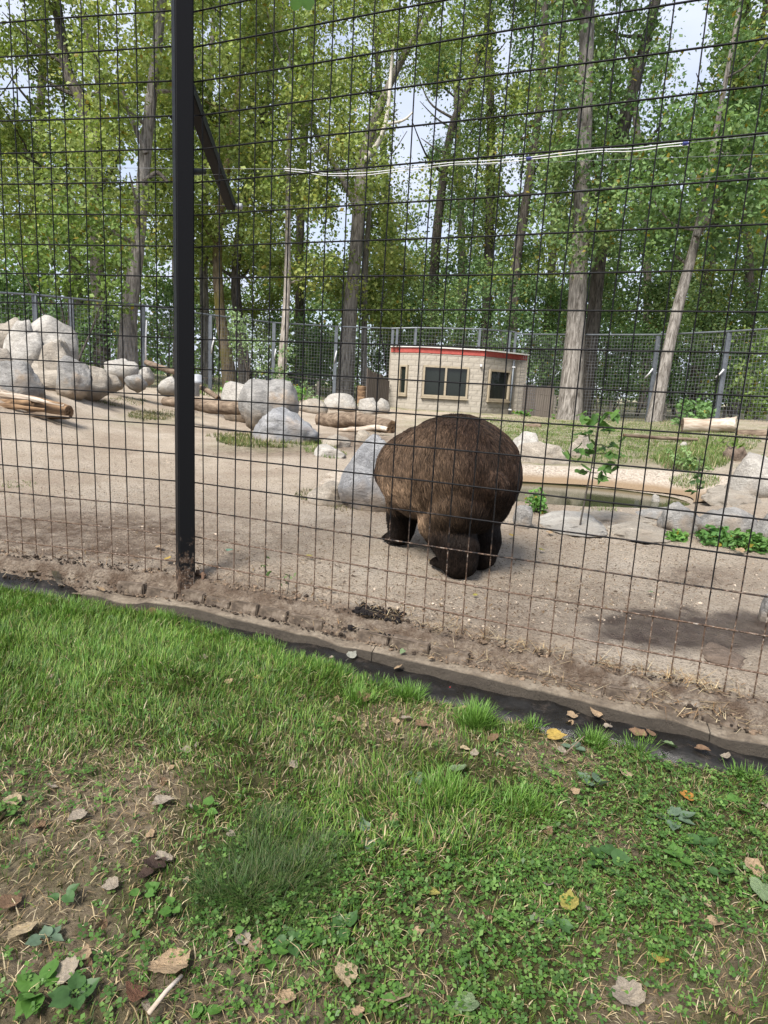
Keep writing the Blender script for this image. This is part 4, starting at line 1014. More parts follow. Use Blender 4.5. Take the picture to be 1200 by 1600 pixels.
# ------------------------------------------------------------------ the bear: one body from blended volumes, with a coat of hair
def build_bear():
    """local frame: +Y forward, +X right, z up, ground at 0, hind feet near y = 0"""
    bm = bmesh.new()
    def ell(c, r, rot=None):
        n0 = len(bm.verts)
        bmesh.ops.create_icosphere(bm, subdivisions=3, radius=1)
        bm.verts.ensure_lookup_table(); vs_ = bm.verts[n0:]
        mt = Matrix.Translation(c) @ (Euler(rot).to_matrix().to_4x4() if rot else Matrix.Identity(4)) @ Matrix.Diagonal((*r, 1))
        bmesh.ops.transform(bm, matrix=mt, verts=vs_)
    def limb(pts, rads):
        for (a, ra), (b_, rb) in zip(zip(pts[:-1], rads[:-1]), zip(pts[1:], rads[1:])):
            a, b_ = Vector(a), Vector(b_); n = max(2, int((b_-a).length/.035))
            for k in range(n+1):
                f = k/n; r = ra+(rb-ra)*f; ell(a.lerp(b_, f), (r, r, r))
    # trunk: heavy rump, sagging belly as wide as the rump, shoulders with a low hump
    ell((-.02, .21, .65), (.415, .45, .375)); ell((-.01, .10, .50), (.27, .27, .24))
    ell((-.06, .46, .60), (.375, .42, .33)); ell((-.06, .42, .52), (.33, .38, .23))
    ell((-.03, .78, .58), (.30, .32, .29)); ell((-.02, .72, .80), (.13, .22, .11)); ell((-.05, .46, .76), (.24, .36, .18))
    ell((0, 1.02, .60), (.215, .27, .21)); ell((0, 1.25, .48), (.165, .18, .15)); ell((0, 1.41, .42), (.085, .14, .075)); ell((0, 1.49, .43), (.055, .06, .05))
    for sx in (-1, 1): ell((.13*sx, 1.17, .625), (.05, .03, .055))
    ell((0, -.25, .64), (.05, .07, .07))
    # hind legs: knee forward against the belly, hock back, flat long foot
    for sx, dy, dx in ((-1, -.02, .02), (1, .13, -.05)):
        x = .155*sx+dx+.03
        limb([(x, .03+dy, .50), (x+.03*sx, .13+dy, .36), (x+.015*sx, -.01+dy, .20), (x, -.045+dy, .10), (x, -.01+dy, .075)], [.225, .180, .140, .116, .100])
        ell((x, .06+dy, .052), (.088, .165, .052)); ell((x, .16+dy, .043), (.094, .075, .044))
        for k in range(5): ell((x+(-.075+.0375*k), .225+dy-abs(k-2)*.012, .034), (.021, .04, .028))
    # fore legs: straight column, wrist low
    for sx, dy, dx in ((-1, .0, .05), (1, -.14, .02)):
        x = .20*sx+dx
        limb([(x, .74+dy, .52), (x+.01*sx, .70+dy, .34), (x, .74+dy, .15), (x, .76+dy, .09)], [.165, .125, .100, .090])
        ell((x, .81+dy, .05), (.095, .12, .05))
        for k in range(5): ell((x+(-.075+.0375*k), 0.915+dy-abs(k-2)*.012, .034), (.021, .045, .028))
    me = bm_mesh('bear', bm)
    o = bpy.data.objects.new('tmp_bear', me); COL.objects.link(o)
    r = o.modifiers.new('r', 'REMESH'); r.mode = 'VOXEL'; r.voxel_size = .016
    s_ = o.modifiers.new('s', 'SMOOTH'); s_.factor = .6; s_.iterations = 22
    dg = bpy.context.evaluated_depsgraph_get(); ev = o.evaluated_get(dg)
    body = bpy.data.meshes.new_from_object(ev); bpy.data.objects.remove(o)
    nv = len(body.vertices); V = np.empty(nv*3, np.float32); body.vertices.foreach_get('co', V); V = V.reshape(-1, 3)
    V[:, 2] = np.maximum(V[:, 2], 0.0)
    body.vertices.foreach_set('co', V.ravel()); body.update()
    body.polygons.foreach_set('use_smooth', np.ones(len(body.polygons), bool))
    return body
def bear_tone(P, N):
    """coat colour by body region: dark back and legs, tan flank and belly line, left rim light painted in"""
    z, y, x = P[:, 2], P[:, 1], P[:, 0]
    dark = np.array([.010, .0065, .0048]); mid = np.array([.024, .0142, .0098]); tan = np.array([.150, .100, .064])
    leg = np.clip((.68-z)/.28, 0, 1)*np.clip(1.1-np.clip((y-.10)/.25, 0, 1)*np.clip((z-.34)/.1, 0, 1), 0, 1)
    flank = np.clip((-x-.14)/.2, 0, 1)*np.clip((z-.30)/.15, 0, 1)+.35*np.clip((x-.26)/.12, 0, 1)*np.clip((z-.45)/.15, 0, 1)
    belly = np.clip(1-np.abs(z-.33-.10*np.clip(y-.2, 0, 1))/.085, 0, 1)*np.clip((y-.14)/.12, 0, 1)*np.clip((.85-y)/.15, 0, 1)*np.clip((np.abs(x)-.1)/.1, 0, 1)
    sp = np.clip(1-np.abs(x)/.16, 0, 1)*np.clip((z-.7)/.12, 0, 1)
    n = fbm(P, 3, 6)
    c = mid[None]*(1+.35*n[:, None])
    c = c*(1-leg[:, None])+dark*leg[:, None]
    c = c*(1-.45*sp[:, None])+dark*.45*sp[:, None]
    rim = np.clip((-N[:, 0]-.42)/.3, 0, 1)*np.clip((z-.26)/.06, 0, 1)*np.clip((.66-z)/.14, 0, 1)*np.clip((y-.02)/.12, 0, 1)*np.clip((.62-y)/.1, 0, 1)  # rim light painted as tan onto the left-facing lower coat
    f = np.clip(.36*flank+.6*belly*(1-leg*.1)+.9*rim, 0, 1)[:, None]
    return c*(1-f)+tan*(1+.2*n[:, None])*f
body = build_bear()
nv = len(body.vertices); BV = np.empty(nv*3, np.float32); body.vertices.foreach_get('co', BV); BV = BV.reshape(-1, 3).astype(float)
BN = np.empty(nv*3, np.float32); body.vertices.foreach_get('normal', BN); BN = BN.reshape(-1, 3).astype(float)
a = body.attributes.new('col', 'FLOAT_COLOR', 'POINT')
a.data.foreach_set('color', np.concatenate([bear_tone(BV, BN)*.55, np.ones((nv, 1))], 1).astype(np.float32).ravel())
M['hide'] = attr_mat('bear_hide', .9, 60, .5, .01, .1, .3, 60)
BEAR_YAW = radians(24)
bp = gp(716, 897)
bear_loc = Vector((bp[0], bp[1], 0)); bear_loc.z = gpz(bp[0], bp[1])+.005
off = Matrix.Rotation(BEAR_YAW, 3, 'Z') @ Vector((-.105, .03, 0))
bear_loc.x -= off.x+.05; bear_loc.y -= off.y
bear = obj('brown_bear', body, M['hide'], None, bear_loc, (0, 0, BEAR_YAW))
bear.scale = (.92,)*3
tag(bear, 'big brown bear seen from behind, walking away over the sandy yard', 'bear')
def fur(n):
    body.calc_loop_triangles(); nt_ = len(body.loop_triangles)
    tri = np.empty(nt_*3, np.int32); body.loop_triangles.foreach_get('vertices', tri); tri = tri.reshape(-1, 3)
    A_, B_, C_ = BV[tri[:, 0]], BV[tri[:, 1]], BV[tri[:, 2]]
    ar = np.linalg.norm(np.cross(B_-A_, C_-A_), axis=1)
    # more hairs on the half that shows (rear and left side)
    cen = (A_+B_+C_)/3; wgt = ar*np.where((cen[:, 1] < .75), 1.0, .35)
    t = rng.choice(nt_, n, p=wgt/wgt.sum())
    u = rng.uniform(0, 1, (n, 1)); v_ = rng.uniform(0, 1, (n, 1)); sw = (u+v_) > 1; u = np.where(sw, 1-u, u); v_ = np.where(sw, 1-v_, v_)
    P = A_[t]*(1-u-v_)+B_[t]*u+C_[t]*v_; N = norm(BN[tri[t, 0]]*(1-u-v_)+BN[tri[t, 1]]*u+BN[tri[t, 2]]*v_)
    flow = np.zeros_like(P); flow[:, 2] = -.85; flow[:, 1] = np.where(P[:, 1] > .15, -.75, -.35)
    up = np.clip((P[:, 2]-.76)/.2, 0, 1)
    flow[:, 0] += np.sign(P[:, 0])*.55*up; flow[:, 1] -= .5*up
    cl = np.stack([fbm(P+k*31, 2, 20) for k in range(3)], 1)
    flow = flow+cl*.45+rng.normal(0, .12, P.shape)
    T = norm(flow-N*(flow*N).sum(1, keepdims=True))
    low = np.clip((.30-P[:, 2])/.2, 0, 1)
    L = (.060*(1-.55*low)*(1-.8*np.clip((.07-P[:, 2])/.05, 0, 1))*rng.uniform(.6, 1.2, n))[:, None]
    L = L*np.where(P[:, 1:2] > 1.1, .4, 1)
    lift = (.42+.25*fbm(P+9, 2, 9)[:, None])
    K = 4; pts = []
    for k in range(K):
        f = k/(K-1)
        d = T*f*(1-.08*f)+N*lift*f*(1-.55*f)
        q = P+d*L; q[:, 2] -= (f*f*L[:, 0]*.12); pts.append(q)
    pts = np.stack(pts, 1)
    pts[:, :, 2] = np.maximum(pts[:, :, 2], .002)
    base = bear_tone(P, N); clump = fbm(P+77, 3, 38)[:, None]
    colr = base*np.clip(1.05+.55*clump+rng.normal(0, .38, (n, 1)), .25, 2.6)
    tip = rng.uniform(0, 1, (n, 1)) < .25
    colr = np.where(tip & (P[:, 2:3] > .3), colr*1.6+np.array([.018, .011, .006]), colr)
    hc = bpy.data.hair_curves.new('fur'); hc.add_curves([K]*n)
    hc.points.foreach_set('position', pts.astype(np.float32).ravel())
    rad = np.tile(np.array([.0015, .0014, .0011, .0002], np.float32), n)
    ra = hc.attributes.get('radius') or hc.attributes.new('radius', 'FLOAT', 'POINT'); ra.data.foreach_set('value', rad)
    ca = hc.attributes.new('col', 'FLOAT_COLOR', 'CURVE'); ca.data.foreach_set('color', np.concatenate([colr, np.ones((n, 1))], 1).astype(np.float32).ravel())
    m, nt, b = newmat('bear_fur'); a = nt.nodes.new('ShaderNodeAttribute'); a.attribute_name = 'col'
    nt.links.new(a.outputs['Color'], b.inputs['Base Color']); b.inputs['Roughness'].default_value = .6; b.inputs['Specular IOR Level'].default_value = .12
    hc.materials.append(m)
    return obj('fur', hc, None, bear)
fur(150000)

# ------------------------------------------------------------------ trees
GAPS = [(645, 205, 34, 75, 1), (690, 180, 22, 40, .8), (788, 75, 16, 60, .9), (1078, 70, 34, 85, 1), (1000, 190, 40, 26, .7), (20, 125, 38, 42, .9), (204, 268, 22, 24, .9), (538, 352, 14, 58, .9),
        (640, 280, 34, 34, .8), (798, 275, 16, 38, .8), (335, 45, 22, 40, .55), (520, 55, 30, 28, .6), (500, 200, 28, 60, .45), (330, 140, 16, 24, .5), (690, 360, 36, 12, .7), (425, 165, 18, 30, .35),
        (560, 50, 22, 22, .6), (440, 270, 30, 22, .3), (1060, 135, 40, 30, .6), (990, 90, 30, 60, .4), (840, 355, 12, 20, .6), (1190, 20, 30, 30, .8), (940, 20, 30, 14, .7), (230, 190, 10, 22, .6), (360, 360, 12, 18, .6), (10, 10, 40, 20, .6), (190, 15, 30, 14, .5)]
def keep(P, k=1.0):
    u, v_ = proj(P); pr = np.zeros(len(P))
    for a, b_, ru, rv, s_ in GAPS:
        e = ((u-a)/ru)**2+((v_-b_)/rv)**2
        pr = np.maximum(pr, s_*np.clip(1.3-e*.9, 0, 1))
    pr = np.where(P[:, 1] > 2, pr, 0)
    return rng.uniform(0, 1, len(P)) > pr*k
def leaves(C, R_, n_each, size, pal, name, parent, gap=1.0, droop=.25, light=None, stuff=False, flat=.8):
    """clusters C (k,3) with radii R_ -> one mesh of leaf faces"""
    k = len(C); n = np.maximum(1, rng.poisson(n_each, k)); idx = np.repeat(np.arange(k), n); N_ = len(idx)
    d = rng.normal(0, 1, (N_, 3)); d = norm(d)*rng.uniform(.15, 1, (N_, 1))**.6
    P = C[idx]+d*R_[idx][:, None]*np.array([1, 1, flat]); P[:, 2] -= droop*R_[idx]*rng.uniform(0, 1, N_)**2
    ok = keep(P, gap); P = P[ok]; d = d[ok]; idx = idx[ok]; N_ = len(P)
    nrm_ = norm(d*.55+np.array([0, 0, .5])+rng.normal(0, .65, (N_, 3)))
    t = norm(np.cross(nrm_, rng.normal(0, 1, (N_, 3)))); t[:, 2] -= .25; t = norm(t-nrm_*(t*nrm_).sum(1, keepdims=True)); b_ = np.cross(nrm_, t)
    s_ = (size*rng.uniform(.65, 1.25, N_))[:, None]
    V = np.stack([P-t*s_*.5, P+b_*s_*.36-t*s_*.08, P+t*s_*.58-nrm_*s_*.12, P-b_*s_*.36-t*s_*.08], 1).reshape(-1, 3)
    F = np.arange(N_*4).reshape(-1, 4)
    ct = rng.uniform(0, 1, k)[idx]; pal = np.array(pal)
    w = np.clip(ct*.6+rng.uniform(0, 1, N_)*.55-.05, 0, .999)*(len(pal)-1); i = w.astype(int); f = (w-i)[:, None]
    c = pal[i]*(1-f)+pal[i+1]*f; c = c*rng.uniform(.8, 1.2, (N_, 1))*LEAFK
    yl = rng.uniform(0, 1, N_) < .025; c[yl] = np.array([.22, .17, .02])
    if light is not None: c = c*light
    me = mesh_arr(name, V-(np.array(parent.location) if parent is not None else 0), F, np.repeat(c, 4, 0))
    o = obj(name, me, M['leaf'], parent)
    return o
LEAFK = np.array([1.50, 1.66, 2.1])
PAL_Y = [(.095, .125, .028), (.130, .155, .034), (.175, .190, .042), (.225, .215, .048)]
PAL_G = [(.055, .088, .028), (.080, .118, .036), (.115, .150, .044), (.155, .175, .048)]
PAL_D = [(.045, .075, .022), (.065, .105, .030), (.090, .135, .036), (.120, .160, .042)]
PAL_B = [(.062, .092, .018), (.088, .122, .024), (.115, .145, .030)]
def trunk_mesh(P, rad, sides=14, wob=.1, root=True):
    n = 34; Q = polyline(P, n); rr_ = np.interp(np.linspace(0, 1, n), np.linspace(0, 1, len(rad)), rad)
    if root: rr_ = rr_*(1+.35*np.exp(-np.linspace(0, 1, n)*18))
    V, F = tube(Q, rr_, sides, cap=False); c_ = np.repeat(Q, sides, 0); d = V-c_
    V = c_+d*(1+wob*fbm(V, 3, 2.2)+wob*.9*np.abs(fbm(V*np.array([1, 1, .18]), 3, 9)))[:, None]
    return V, F, Q
def tree(name, label, path, wpx, y, bark, pal, crown=(), ntop=26, zt=None, lo=5.0, spread=2.6, nclus=60, per=132, size=.155, R=(.6, 1.15), limbs=7, group='tall trees behind the yard', extra=None, gap=1.0, lean=(0, 0)):
    """path: sighted trunk points base -> top; the trunk keeps on beyond the picture up to height zt"""
    pts = [at_y(u, v_, y+ (k*.15)) for k, (u, v_) in enumerate(path)]
    base = pts[0].copy(); base[2] = min(base[2], gpz(base[0], base[1])+.1)-.3; pts[0] = base
    rad = [w/2/FPX*y for w in wpx]
    zt = zt or 17; top = pts[-1]; d = norm(pts[-1]-pts[-2])
    if d[2] < .3: d = norm(d+np.array([0, 0, .6]))
    if top[2] < zt:
        k = (zt-top[2])/d[2]; pts += [top+d*k*.5+[lean[0]*.3, 0, 0], top+d*k+[lean[0], lean[1], 0]]; rad += [rad[-1]*.7, rad[-1]*.25]
    t = empty(name, label, 'tree', tuple(base), group)
    V, F, Q = trunk_mesh(pts, rad)
    obj('trunk', mesh_arr('trunk', V-base, F, smooth=True), bark, t)
    C = []; H = Q[-1, 2]
    for k in range(limbs):
        f = rng.uniform(.25, .93); i = int(f*33); p = Q[i]
        if p[2] < lo*.75: p = Q[np.argmin(np.abs(Q[:, 2]-rng.uniform(lo*.8, H*.9)))]
        az = rng.uniform(0, 2*pi); L = spread*rng.uniform(.5, 1.05)
        e = p+np.array([cos(az)*L, sin(az)*L*.8, L*rng.uniform(.45, 1.0)]); mdl = p*.5+e*.5+np.array([0, 0, -.12*L])+rng.normal(0, .12, 3)
        r0 = np.interp(p[2], Q[:, 2], np.interp(np.linspace(0, 1, 34), np.linspace(0, 1, len(rad)), rad))*.42
        Vb, Fb = tube(polyline([p, mdl, e], 10), np.linspace(max(r0, .035), .015, 10), 7, cap=False)
        obj('branch', mesh_arr('branch', Vb-base, Fb, smooth=True), bark, t)
        for q in np.linspace(.45, 1.05, 5): C.append(p*(1-q)+e*q+rng.normal(0, .25, 3))
    if extra:
        for ex in extra:
            E = polyline([at_y(u, v_, y+.2) for u, v_ in ex[0]], 12); Vb, Fb = tube(E, np.linspace(ex[1]/2/FPX*y, ex[2]/2/FPX*y, 12), 8, cap=False)
            obj('branch', mesh_arr('branch', Vb-base, Fb, smooth=True), ex[3] if len(ex) > 3 else bark, t)
    # crown clusters round the trunk line, wide in the middle
    z = lo+(H+.8-lo)*rng.uniform(0, 1, nclus)**.95; f = (z-lo)/(H+.8-lo)
    rr_ = spread*(.55+.75*np.sin(np.clip(f, 0, 1)*pi)**.7)*np.sqrt(rng.uniform(.05, 1, nclus)); az = rng.uniform(0, 2*pi, nclus)
    cx = np.interp(z, Q[:, 2], Q[:, 0]); cyy = np.interp(z, Q[:, 2], Q[:, 1])
    C = np.concatenate([np.array(C).reshape(-1, 3), np.stack([cx+np.cos(az)*rr_, cyy+np.sin(az)*rr_*.85, z], 1)])
    for cu, cv, ru, rv, n in crown:
        for _ in range(n): C = np.concatenate([C, at_y(cu+rng.normal(0, ru*.5), cv+rng.normal(0, rv*.5), y+rng.normal(0, .8))[None]])
    C = C[keep(C, gap)]
    if len(C): leaves(C, rng.uniform(*R, len(C)), per, size, pal, 'crown', t, gap*.9)
    return t
T_ = tree
T_('cottonwood_tree', 'big straight grey cottonwood standing in front of the fence right of the shelter', [(890, 655), (899, 520), (906, 380), (913, 200), (918, 0), (921, -140)], [36, 27, 23, 21, 19, 16], 23.5, M['bark'], PAL_G, zt=21, lo=8.2, spread=2.6, nclus=50, per=150, crown=[(890, 250, 40, 30, 8), (880, 330, 40, 30, 7), (905, 395, 30, 20, 4)])
T_('cottonwood_tree', 'second cottonwood close behind the big straight one, leaning right at the top', [(907, 650), (925, 520), (938, 400), (958, 300), (975, 190), (1003, 90), (1028, -10)], [24, 20, 19, 20, 19, 16, 13], 26, M['bark_dark'], PAL_G, zt=20, lo=6.5, spread=2.8, nclus=62, extra=[([(950, 330), (930, 260), (925, 180)], 10, 5)])
T_('cottonwood_tree', 'pale grey trunk leaning right between the two right fence posts', [(1020, 665), (1035, 590), (1055, 500), (1070, 440), (1088, 370), (1105, 280), (1120, 200)], [22, 18, 16, 15, 12, 10, 8], 20.6, M['bark'], PAL_D, zt=15, lo=6.0, spread=2.6, nclus=64, extra=[([(1088, 370), (1130, 300), (1175, 260)], 9, 4)])
T_('cottonwood_tree', 'dark forked tree at the upper right edge', [(1085, 640), (1105, 440), (1125, 320), (1140, 220), (1160, 110), (1205, 0)], [20, 17, 16, 15, 11, 9], 29, M['bark_dark'], PAL_G, zt=18, lo=5.5, spread=3.0, nclus=80, extra=[([(1142, 215), (1150, 120), (1165, 30), (1172, -40)], 11, 7), ([(1125, 320), (1180, 230), (1230, 190)], 9, 5)])
T_('cottonwood_tree', 'slim dark tree at the far right behind the bleached log', [(1178, 640), (1172, 480), (1168, 330), (1176, 200), (1190, 60)], [16, 13, 12, 10, 8], 27, M['bark_dark'], PAL_Y, zt=17, lo=4.5, spread=3.0, nclus=70)
T_('cottonwood_tree', 'thin straight dark trunk rising right of the centre against the sky', [(757, 640), (760, 500), (765, 350), (767, 200), (763, 60), (760, -60)], [15, 14, 13, 12, 10, 8], 33, M['bark_dark'], PAL_G, zt=21, lo=6.0, spread=2.8, nclus=66)
T_('cottonwood_tree', 'dark trunk left of the big cottonwood, mostly behind leaves', [(795, 640), (805, 430), (818, 340), (836, 220), (846, 130), (852, 0)], [16, 14, 13, 12, 11, 9], 31, M['bark_dark'], PAL_Y, zt=20, lo=5.5, spread=3.0, nclus=84)
T_('cottonwood_tree', 'leaning dark tree behind the shelter, bending to the right', [(672, 600), (680, 400), (690, 300), (706, 200), (735, 130), (768, 20)], [17, 14, 12, 11, 9, 6], 35, M['bark_dark'], PAL_G, zt=18, lo=6.5, spread=3.0, nclus=70)
T_('cottonwood_tree', 'grey tree with a bleached dead limb near the centre', [(538, 605), (546, 500), (556, 390), (563, 300), (570, 240), (592, 170), (635, 80), (680, 10)], [24, 21, 19, 19, 17, 12, 9, 6], 29, M['bark'], PAL_Y, zt=17, lo=8.0, spread=3.0, nclus=64,
   extra=[([(568, 250), (590, 225), (605, 180), (612, 100), (618, 40)], 9, 3, M['bark_dead']), ([(600, 195), (630, 188), (645, 175)], 5, 2, M['bark_dead']), ([(560, 330), (530, 270), (490, 200), (470, 120)], 10, 5)])
T_('cottonwood_tree', 'thin grey trunk beside the left corner of the shelter', [(570, 610), (569, 520), (572, 400), (580, 300)], [10, 9, 8, 6], 30, M['bark'], PAL_Y, zt=13, lo=5.0, spread=2.4, nclus=40)
T_('cottonwood_tree', 'thin pale trunk behind the pair of granite boulders', [(437, 605), (444, 530), (449, 440), (450, 340)], [15, 12, 10, 8], 24.5, M['bark_pale'], PAL_Y, zt=13, lo=6.0, spread=2.4, nclus=48)
T_('cottonwood_tree', 'leaning tree with yellow moss on its trunk right of the black post', [(362, 600), (352, 540), (343, 480), (340, 380), (352, 280), (370, 160)], [20, 18, 15, 13, 11, 9], 27, M['bark_moss'], PAL_Y, zt=17, lo=6.5, spread=3.0, nclus=78)
T_('cottonwood_tree', 'dark crooked trunk beside the mossy tree', [(386, 600), (376, 520), (369, 460), (372, 380), (395, 260), (420, 130)], [18, 16, 14, 13, 11, 8], 29, M['bark_dark'], PAL_Y, zt=18, lo=6.0, spread=3.1, nclus=84, extra=[([(395, 260), (390, 170), (400, 130)], 9, 5)])
T_('cottonwood_tree', 'grey trunk close to the right side of the black post', [(322, 600), (320, 500), (318, 400), (322, 250), (330, 100)], [14, 13, 12, 10, 8], 31, M['bark'], PAL_Y, zt=19, lo=6.5, spread=3.0, nclus=80)
T_('cottonwood_tree', 'thick furrowed trunk left of the black post, forking high up', [(200, 590), (201, 500), (213, 400), (222, 300), (230, 210), (243, 100), (252, 10)], [30, 24, 20, 19, 17, 15, 13], 22, M['bark'], PAL_Y, zt=18, lo=6.8, spread=2.8, nclus=74, extra=[([(225, 285), (245, 270), (262, 285)], 8, 5, M['bark_dark']), ([(228, 240), (200, 170), (185, 110)], 8, 4)])
T_('cottonwood_tree', 'dark trunk behind the thick furrowed one, bending left', [(160, 590), (158, 500), (150, 400), (146, 250), (128, 160), (105, 110), (88, 0)], [24, 22, 19, 18, 17, 15, 12], 26, M['bark_dark'], PAL_Y, zt=18, lo=6.0, spread=3.1, nclus=86, extra=[([(146, 250), (155, 140), (130, 20)], 12, 9)])
T_('cottonwood_tree', 'tree with a long limb slanting up to the left at the left edge', [(122, 580), (118, 450), (108, 330), (75, 280), (45, 245), (5, 190)], [20, 18, 15, 12, 10, 7], 28, M['bark_dark'], PAL_Y, zt=14, lo=5.5, spread=3.2, nclus=80)
T_('cottonwood_tree', 'tall leafy tree beyond the left edge of the boulders', [(-60, 560), (-55, 350), (-40, 150), (-30, 0)], [26, 22, 18, 14], 27, M['bark'], PAL_Y, zt=18, lo=4.5, spread=3.2, nclus=90)
T_('cottonwood_tree', 'tall tree at the far left top, crown against bright sky', [(40, 560), (52, 380), (62, 200), (70, 20)], [16, 14, 12, 10], 36, M['bark_dark'], PAL_Y, zt=22, lo=7, spread=3.2, nclus=80)
T_('cottonwood_tree', 'leafy tree with no clear trunk, between post and centre', [(470, 600), (468, 400), (476, 200), (490, 40)], [14, 12, 11, 9], 38, M['bark_dark'], PAL_Y, zt=23, lo=6, spread=3.6, nclus=120)
T_('cottonwood_tree', 'leafy tree far behind the grey dead limbed tree', [(612, 600), (610, 420), (600, 250), (590, 100)], [13, 12, 10, 8], 41, M['bark_dark'], PAL_Y, zt=22, lo=5, spread=3.2, nclus=80)
T_('cottonwood_tree', 'far leafy tree between the thin straight trunk and the big cottonwood', [(850, 620), (862, 420), (872, 240), (880, 60)], [13, 12, 10, 8], 40, M['bark_dark'], PAL_G, zt=23, lo=5, spread=3.2, nclus=100)
T_('cottonwood_tree', 'far leafy tree right of the leaning cottonwood top', [(1010, 620), (1012, 450), (1000, 260), (985, 80)], [14, 12, 10, 8], 40, M['bark_dark'], PAL_G, zt=20, lo=4, spread=3.4, nclus=90)
T_('cottonwood_tree', 'far yellowing tree high at the right edge', [(1150, 620), (1180, 420), (1205, 220), (1215, 60)], [14, 12, 10, 8], 38, M['bark_dark'], PAL_Y, zt=18, lo=4, spread=3.4, nclus=90)
T_('cottonwood_tree', 'far leafy tree straight behind the shelter roof', [(720, 600), (722, 430), (718, 280), (712, 120)], [14, 12, 10, 8], 44, M['bark_dark'], PAL_G, zt=21, lo=4.5, spread=3.2, nclus=84)
T_('cottonwood_tree', 'tall leafy tree beyond the right edge of the yard', [(1290, 640), (1285, 400), (1280, 150)], [26, 22, 18], 25, M['bark'], PAL_G, zt=18, lo=4, spread=3.2, nclus=70)
T_('cottonwood_tree', 'leafy tree half hidden by the black post', [(280, 590), (276, 400), (280, 200), (290, 30)], [15, 13, 11, 9], 37, M['bark_dark'], PAL_Y, zt=23, lo=6, spread=3.4, nclus=100)

# bright saplings and shrubs under the canopy
def shrub(label, spots, y, pal, size=.11, per=80, R=(.3, .6), group='shrubs under the trees', name='shrub', stems=3, gap=.6, base=None):
    u0, v0 = base or (spots[0][0], 600)
    b_ = at_y(u0, v0, y); b_[2] = gpz(b_[0], b_[1])-.05
    t = empty(name, label, 'shrub', tuple(b_), group); C = []
    for u, v_, ru, rv, n in spots:
        for _ in range(n): C.append(at_y(u+rng.uniform(-ru, ru), v_+rng.uniform(-rv, rv), y+rng.normal(0, .5)))
    C = np.array(C)
    for k in range(stems):
        e = C[rng.integers(len(C))]; Vb, Fb = tube(polyline([b_+rng.normal(0, .08, 3)*[1, 1, 0], b_*.5+e*.5+rng.normal(0, .1, 3), e], 8), np.linspace(.035, .012, 8), 6, cap=False)
        obj('stem', mesh_arr('stem', Vb-b_, Fb, smooth=True), M['bark_dark'], t)
    leaves(C, rng.uniform(*R, len(C)), per, size, pal, 'foliage', t, gap)
    return t
shrub('bright green maple sapling standing before the dark trees on the left', [(130, 330, 70, 25, 12), (80, 400, 60, 40, 12), (170, 480, 30, 40, 9), (120, 440, 50, 30, 8), (40, 370, 40, 40, 8), (155, 390, 40, 30, 7)], 20.5, PAL_B, .15, 46, (.35, .6), None, 'maple_sapling', 5, .5, (110, 560))
shrub('small pale green shrub climbing by the mossy tree', [(375, 520, 16, 45, 10), (410, 590, 30, 18, 8), (398, 555, 14, 20, 5)], 22.6, [(.10, .14, .05), (.15, .19, .075), (.19, .23, .1)], .10, 40, (.22, .4), None, base=(390, 610))
shrub('pale green weedy shrub behind the granite pair, against the thin trunk', [(447, 580, 10, 40, 8), (470, 610, 24, 14, 8)], 22.8, [(.08, .12, .04), (.12, .16, .06), (.15, .19, .08)], .10, 36, (.2, .35), None, base=(455, 615))
shrub('light green bush hanging over the fence at the right edge', [(1190, 560, 40, 50, 16), (1180, 620, 24, 30, 8)], 20.5, PAL_B, .12, 70, (.35, .6), None, base=(1190, 640))
shrub('low green bush behind the bleached hollow log', [(1085, 640, 26, 12, 8), (1070, 655, 20, 8, 5)], 17.5, [(.05, .09, .025), (.08, .13, .035), (.11, .17, .05)], .12, 45, (.18, .3), None, base=(1080, 660))
shrub('blue green leafy bough hanging in front of the thin straight trunk', [(800, 470, 46, 40, 16), (770, 430, 30, 24, 7), (815, 510, 24, 26, 6)], 28.5, [(.045, .075, .024), (.07, .105, .032), (.095, .13, .04)], .14, 80, (.4, .7), None, base=(800, 620))
BUSH = ['dark green bush behind the left boulders, beyond the mesh', 'dark green bush beyond the left edge of the boulders', 'dark green bush round the two thick trunks on the left', 'dark green bush half hidden by the black post', 'yellow green bush behind the thin pale trunk', 'dark green bush behind the upright grey boards',
        'dark low bush between the grey dead limbed tree and the plank fence', 'yellow green bush above the left corner of the shelter', 'mid green bush straight behind the shelter roof', 'dark green bush behind the right end of the shelter roof', 'dark green bush just left of the big straight cottonwood', 'dark green bush right of the big straight cottonwood',
        'mid green bush above the mesh between cottonwood and leaning pale trunk', 'dark green bush between the two right fence posts', 'mid green bush above the right fence post', 'dark green bush behind the bleached log', 'mid green bush high beside the second cottonwood', 'yellow green bush high right of the black post', 'yellow green bush high behind the dead limbed tree', 'dark green bush beyond the right edge',
        'dark green bush high left of the big straight cottonwood', 'dark green bush low behind the left end of the shelter', 'dark green bush far behind the maple sapling']
k = 0
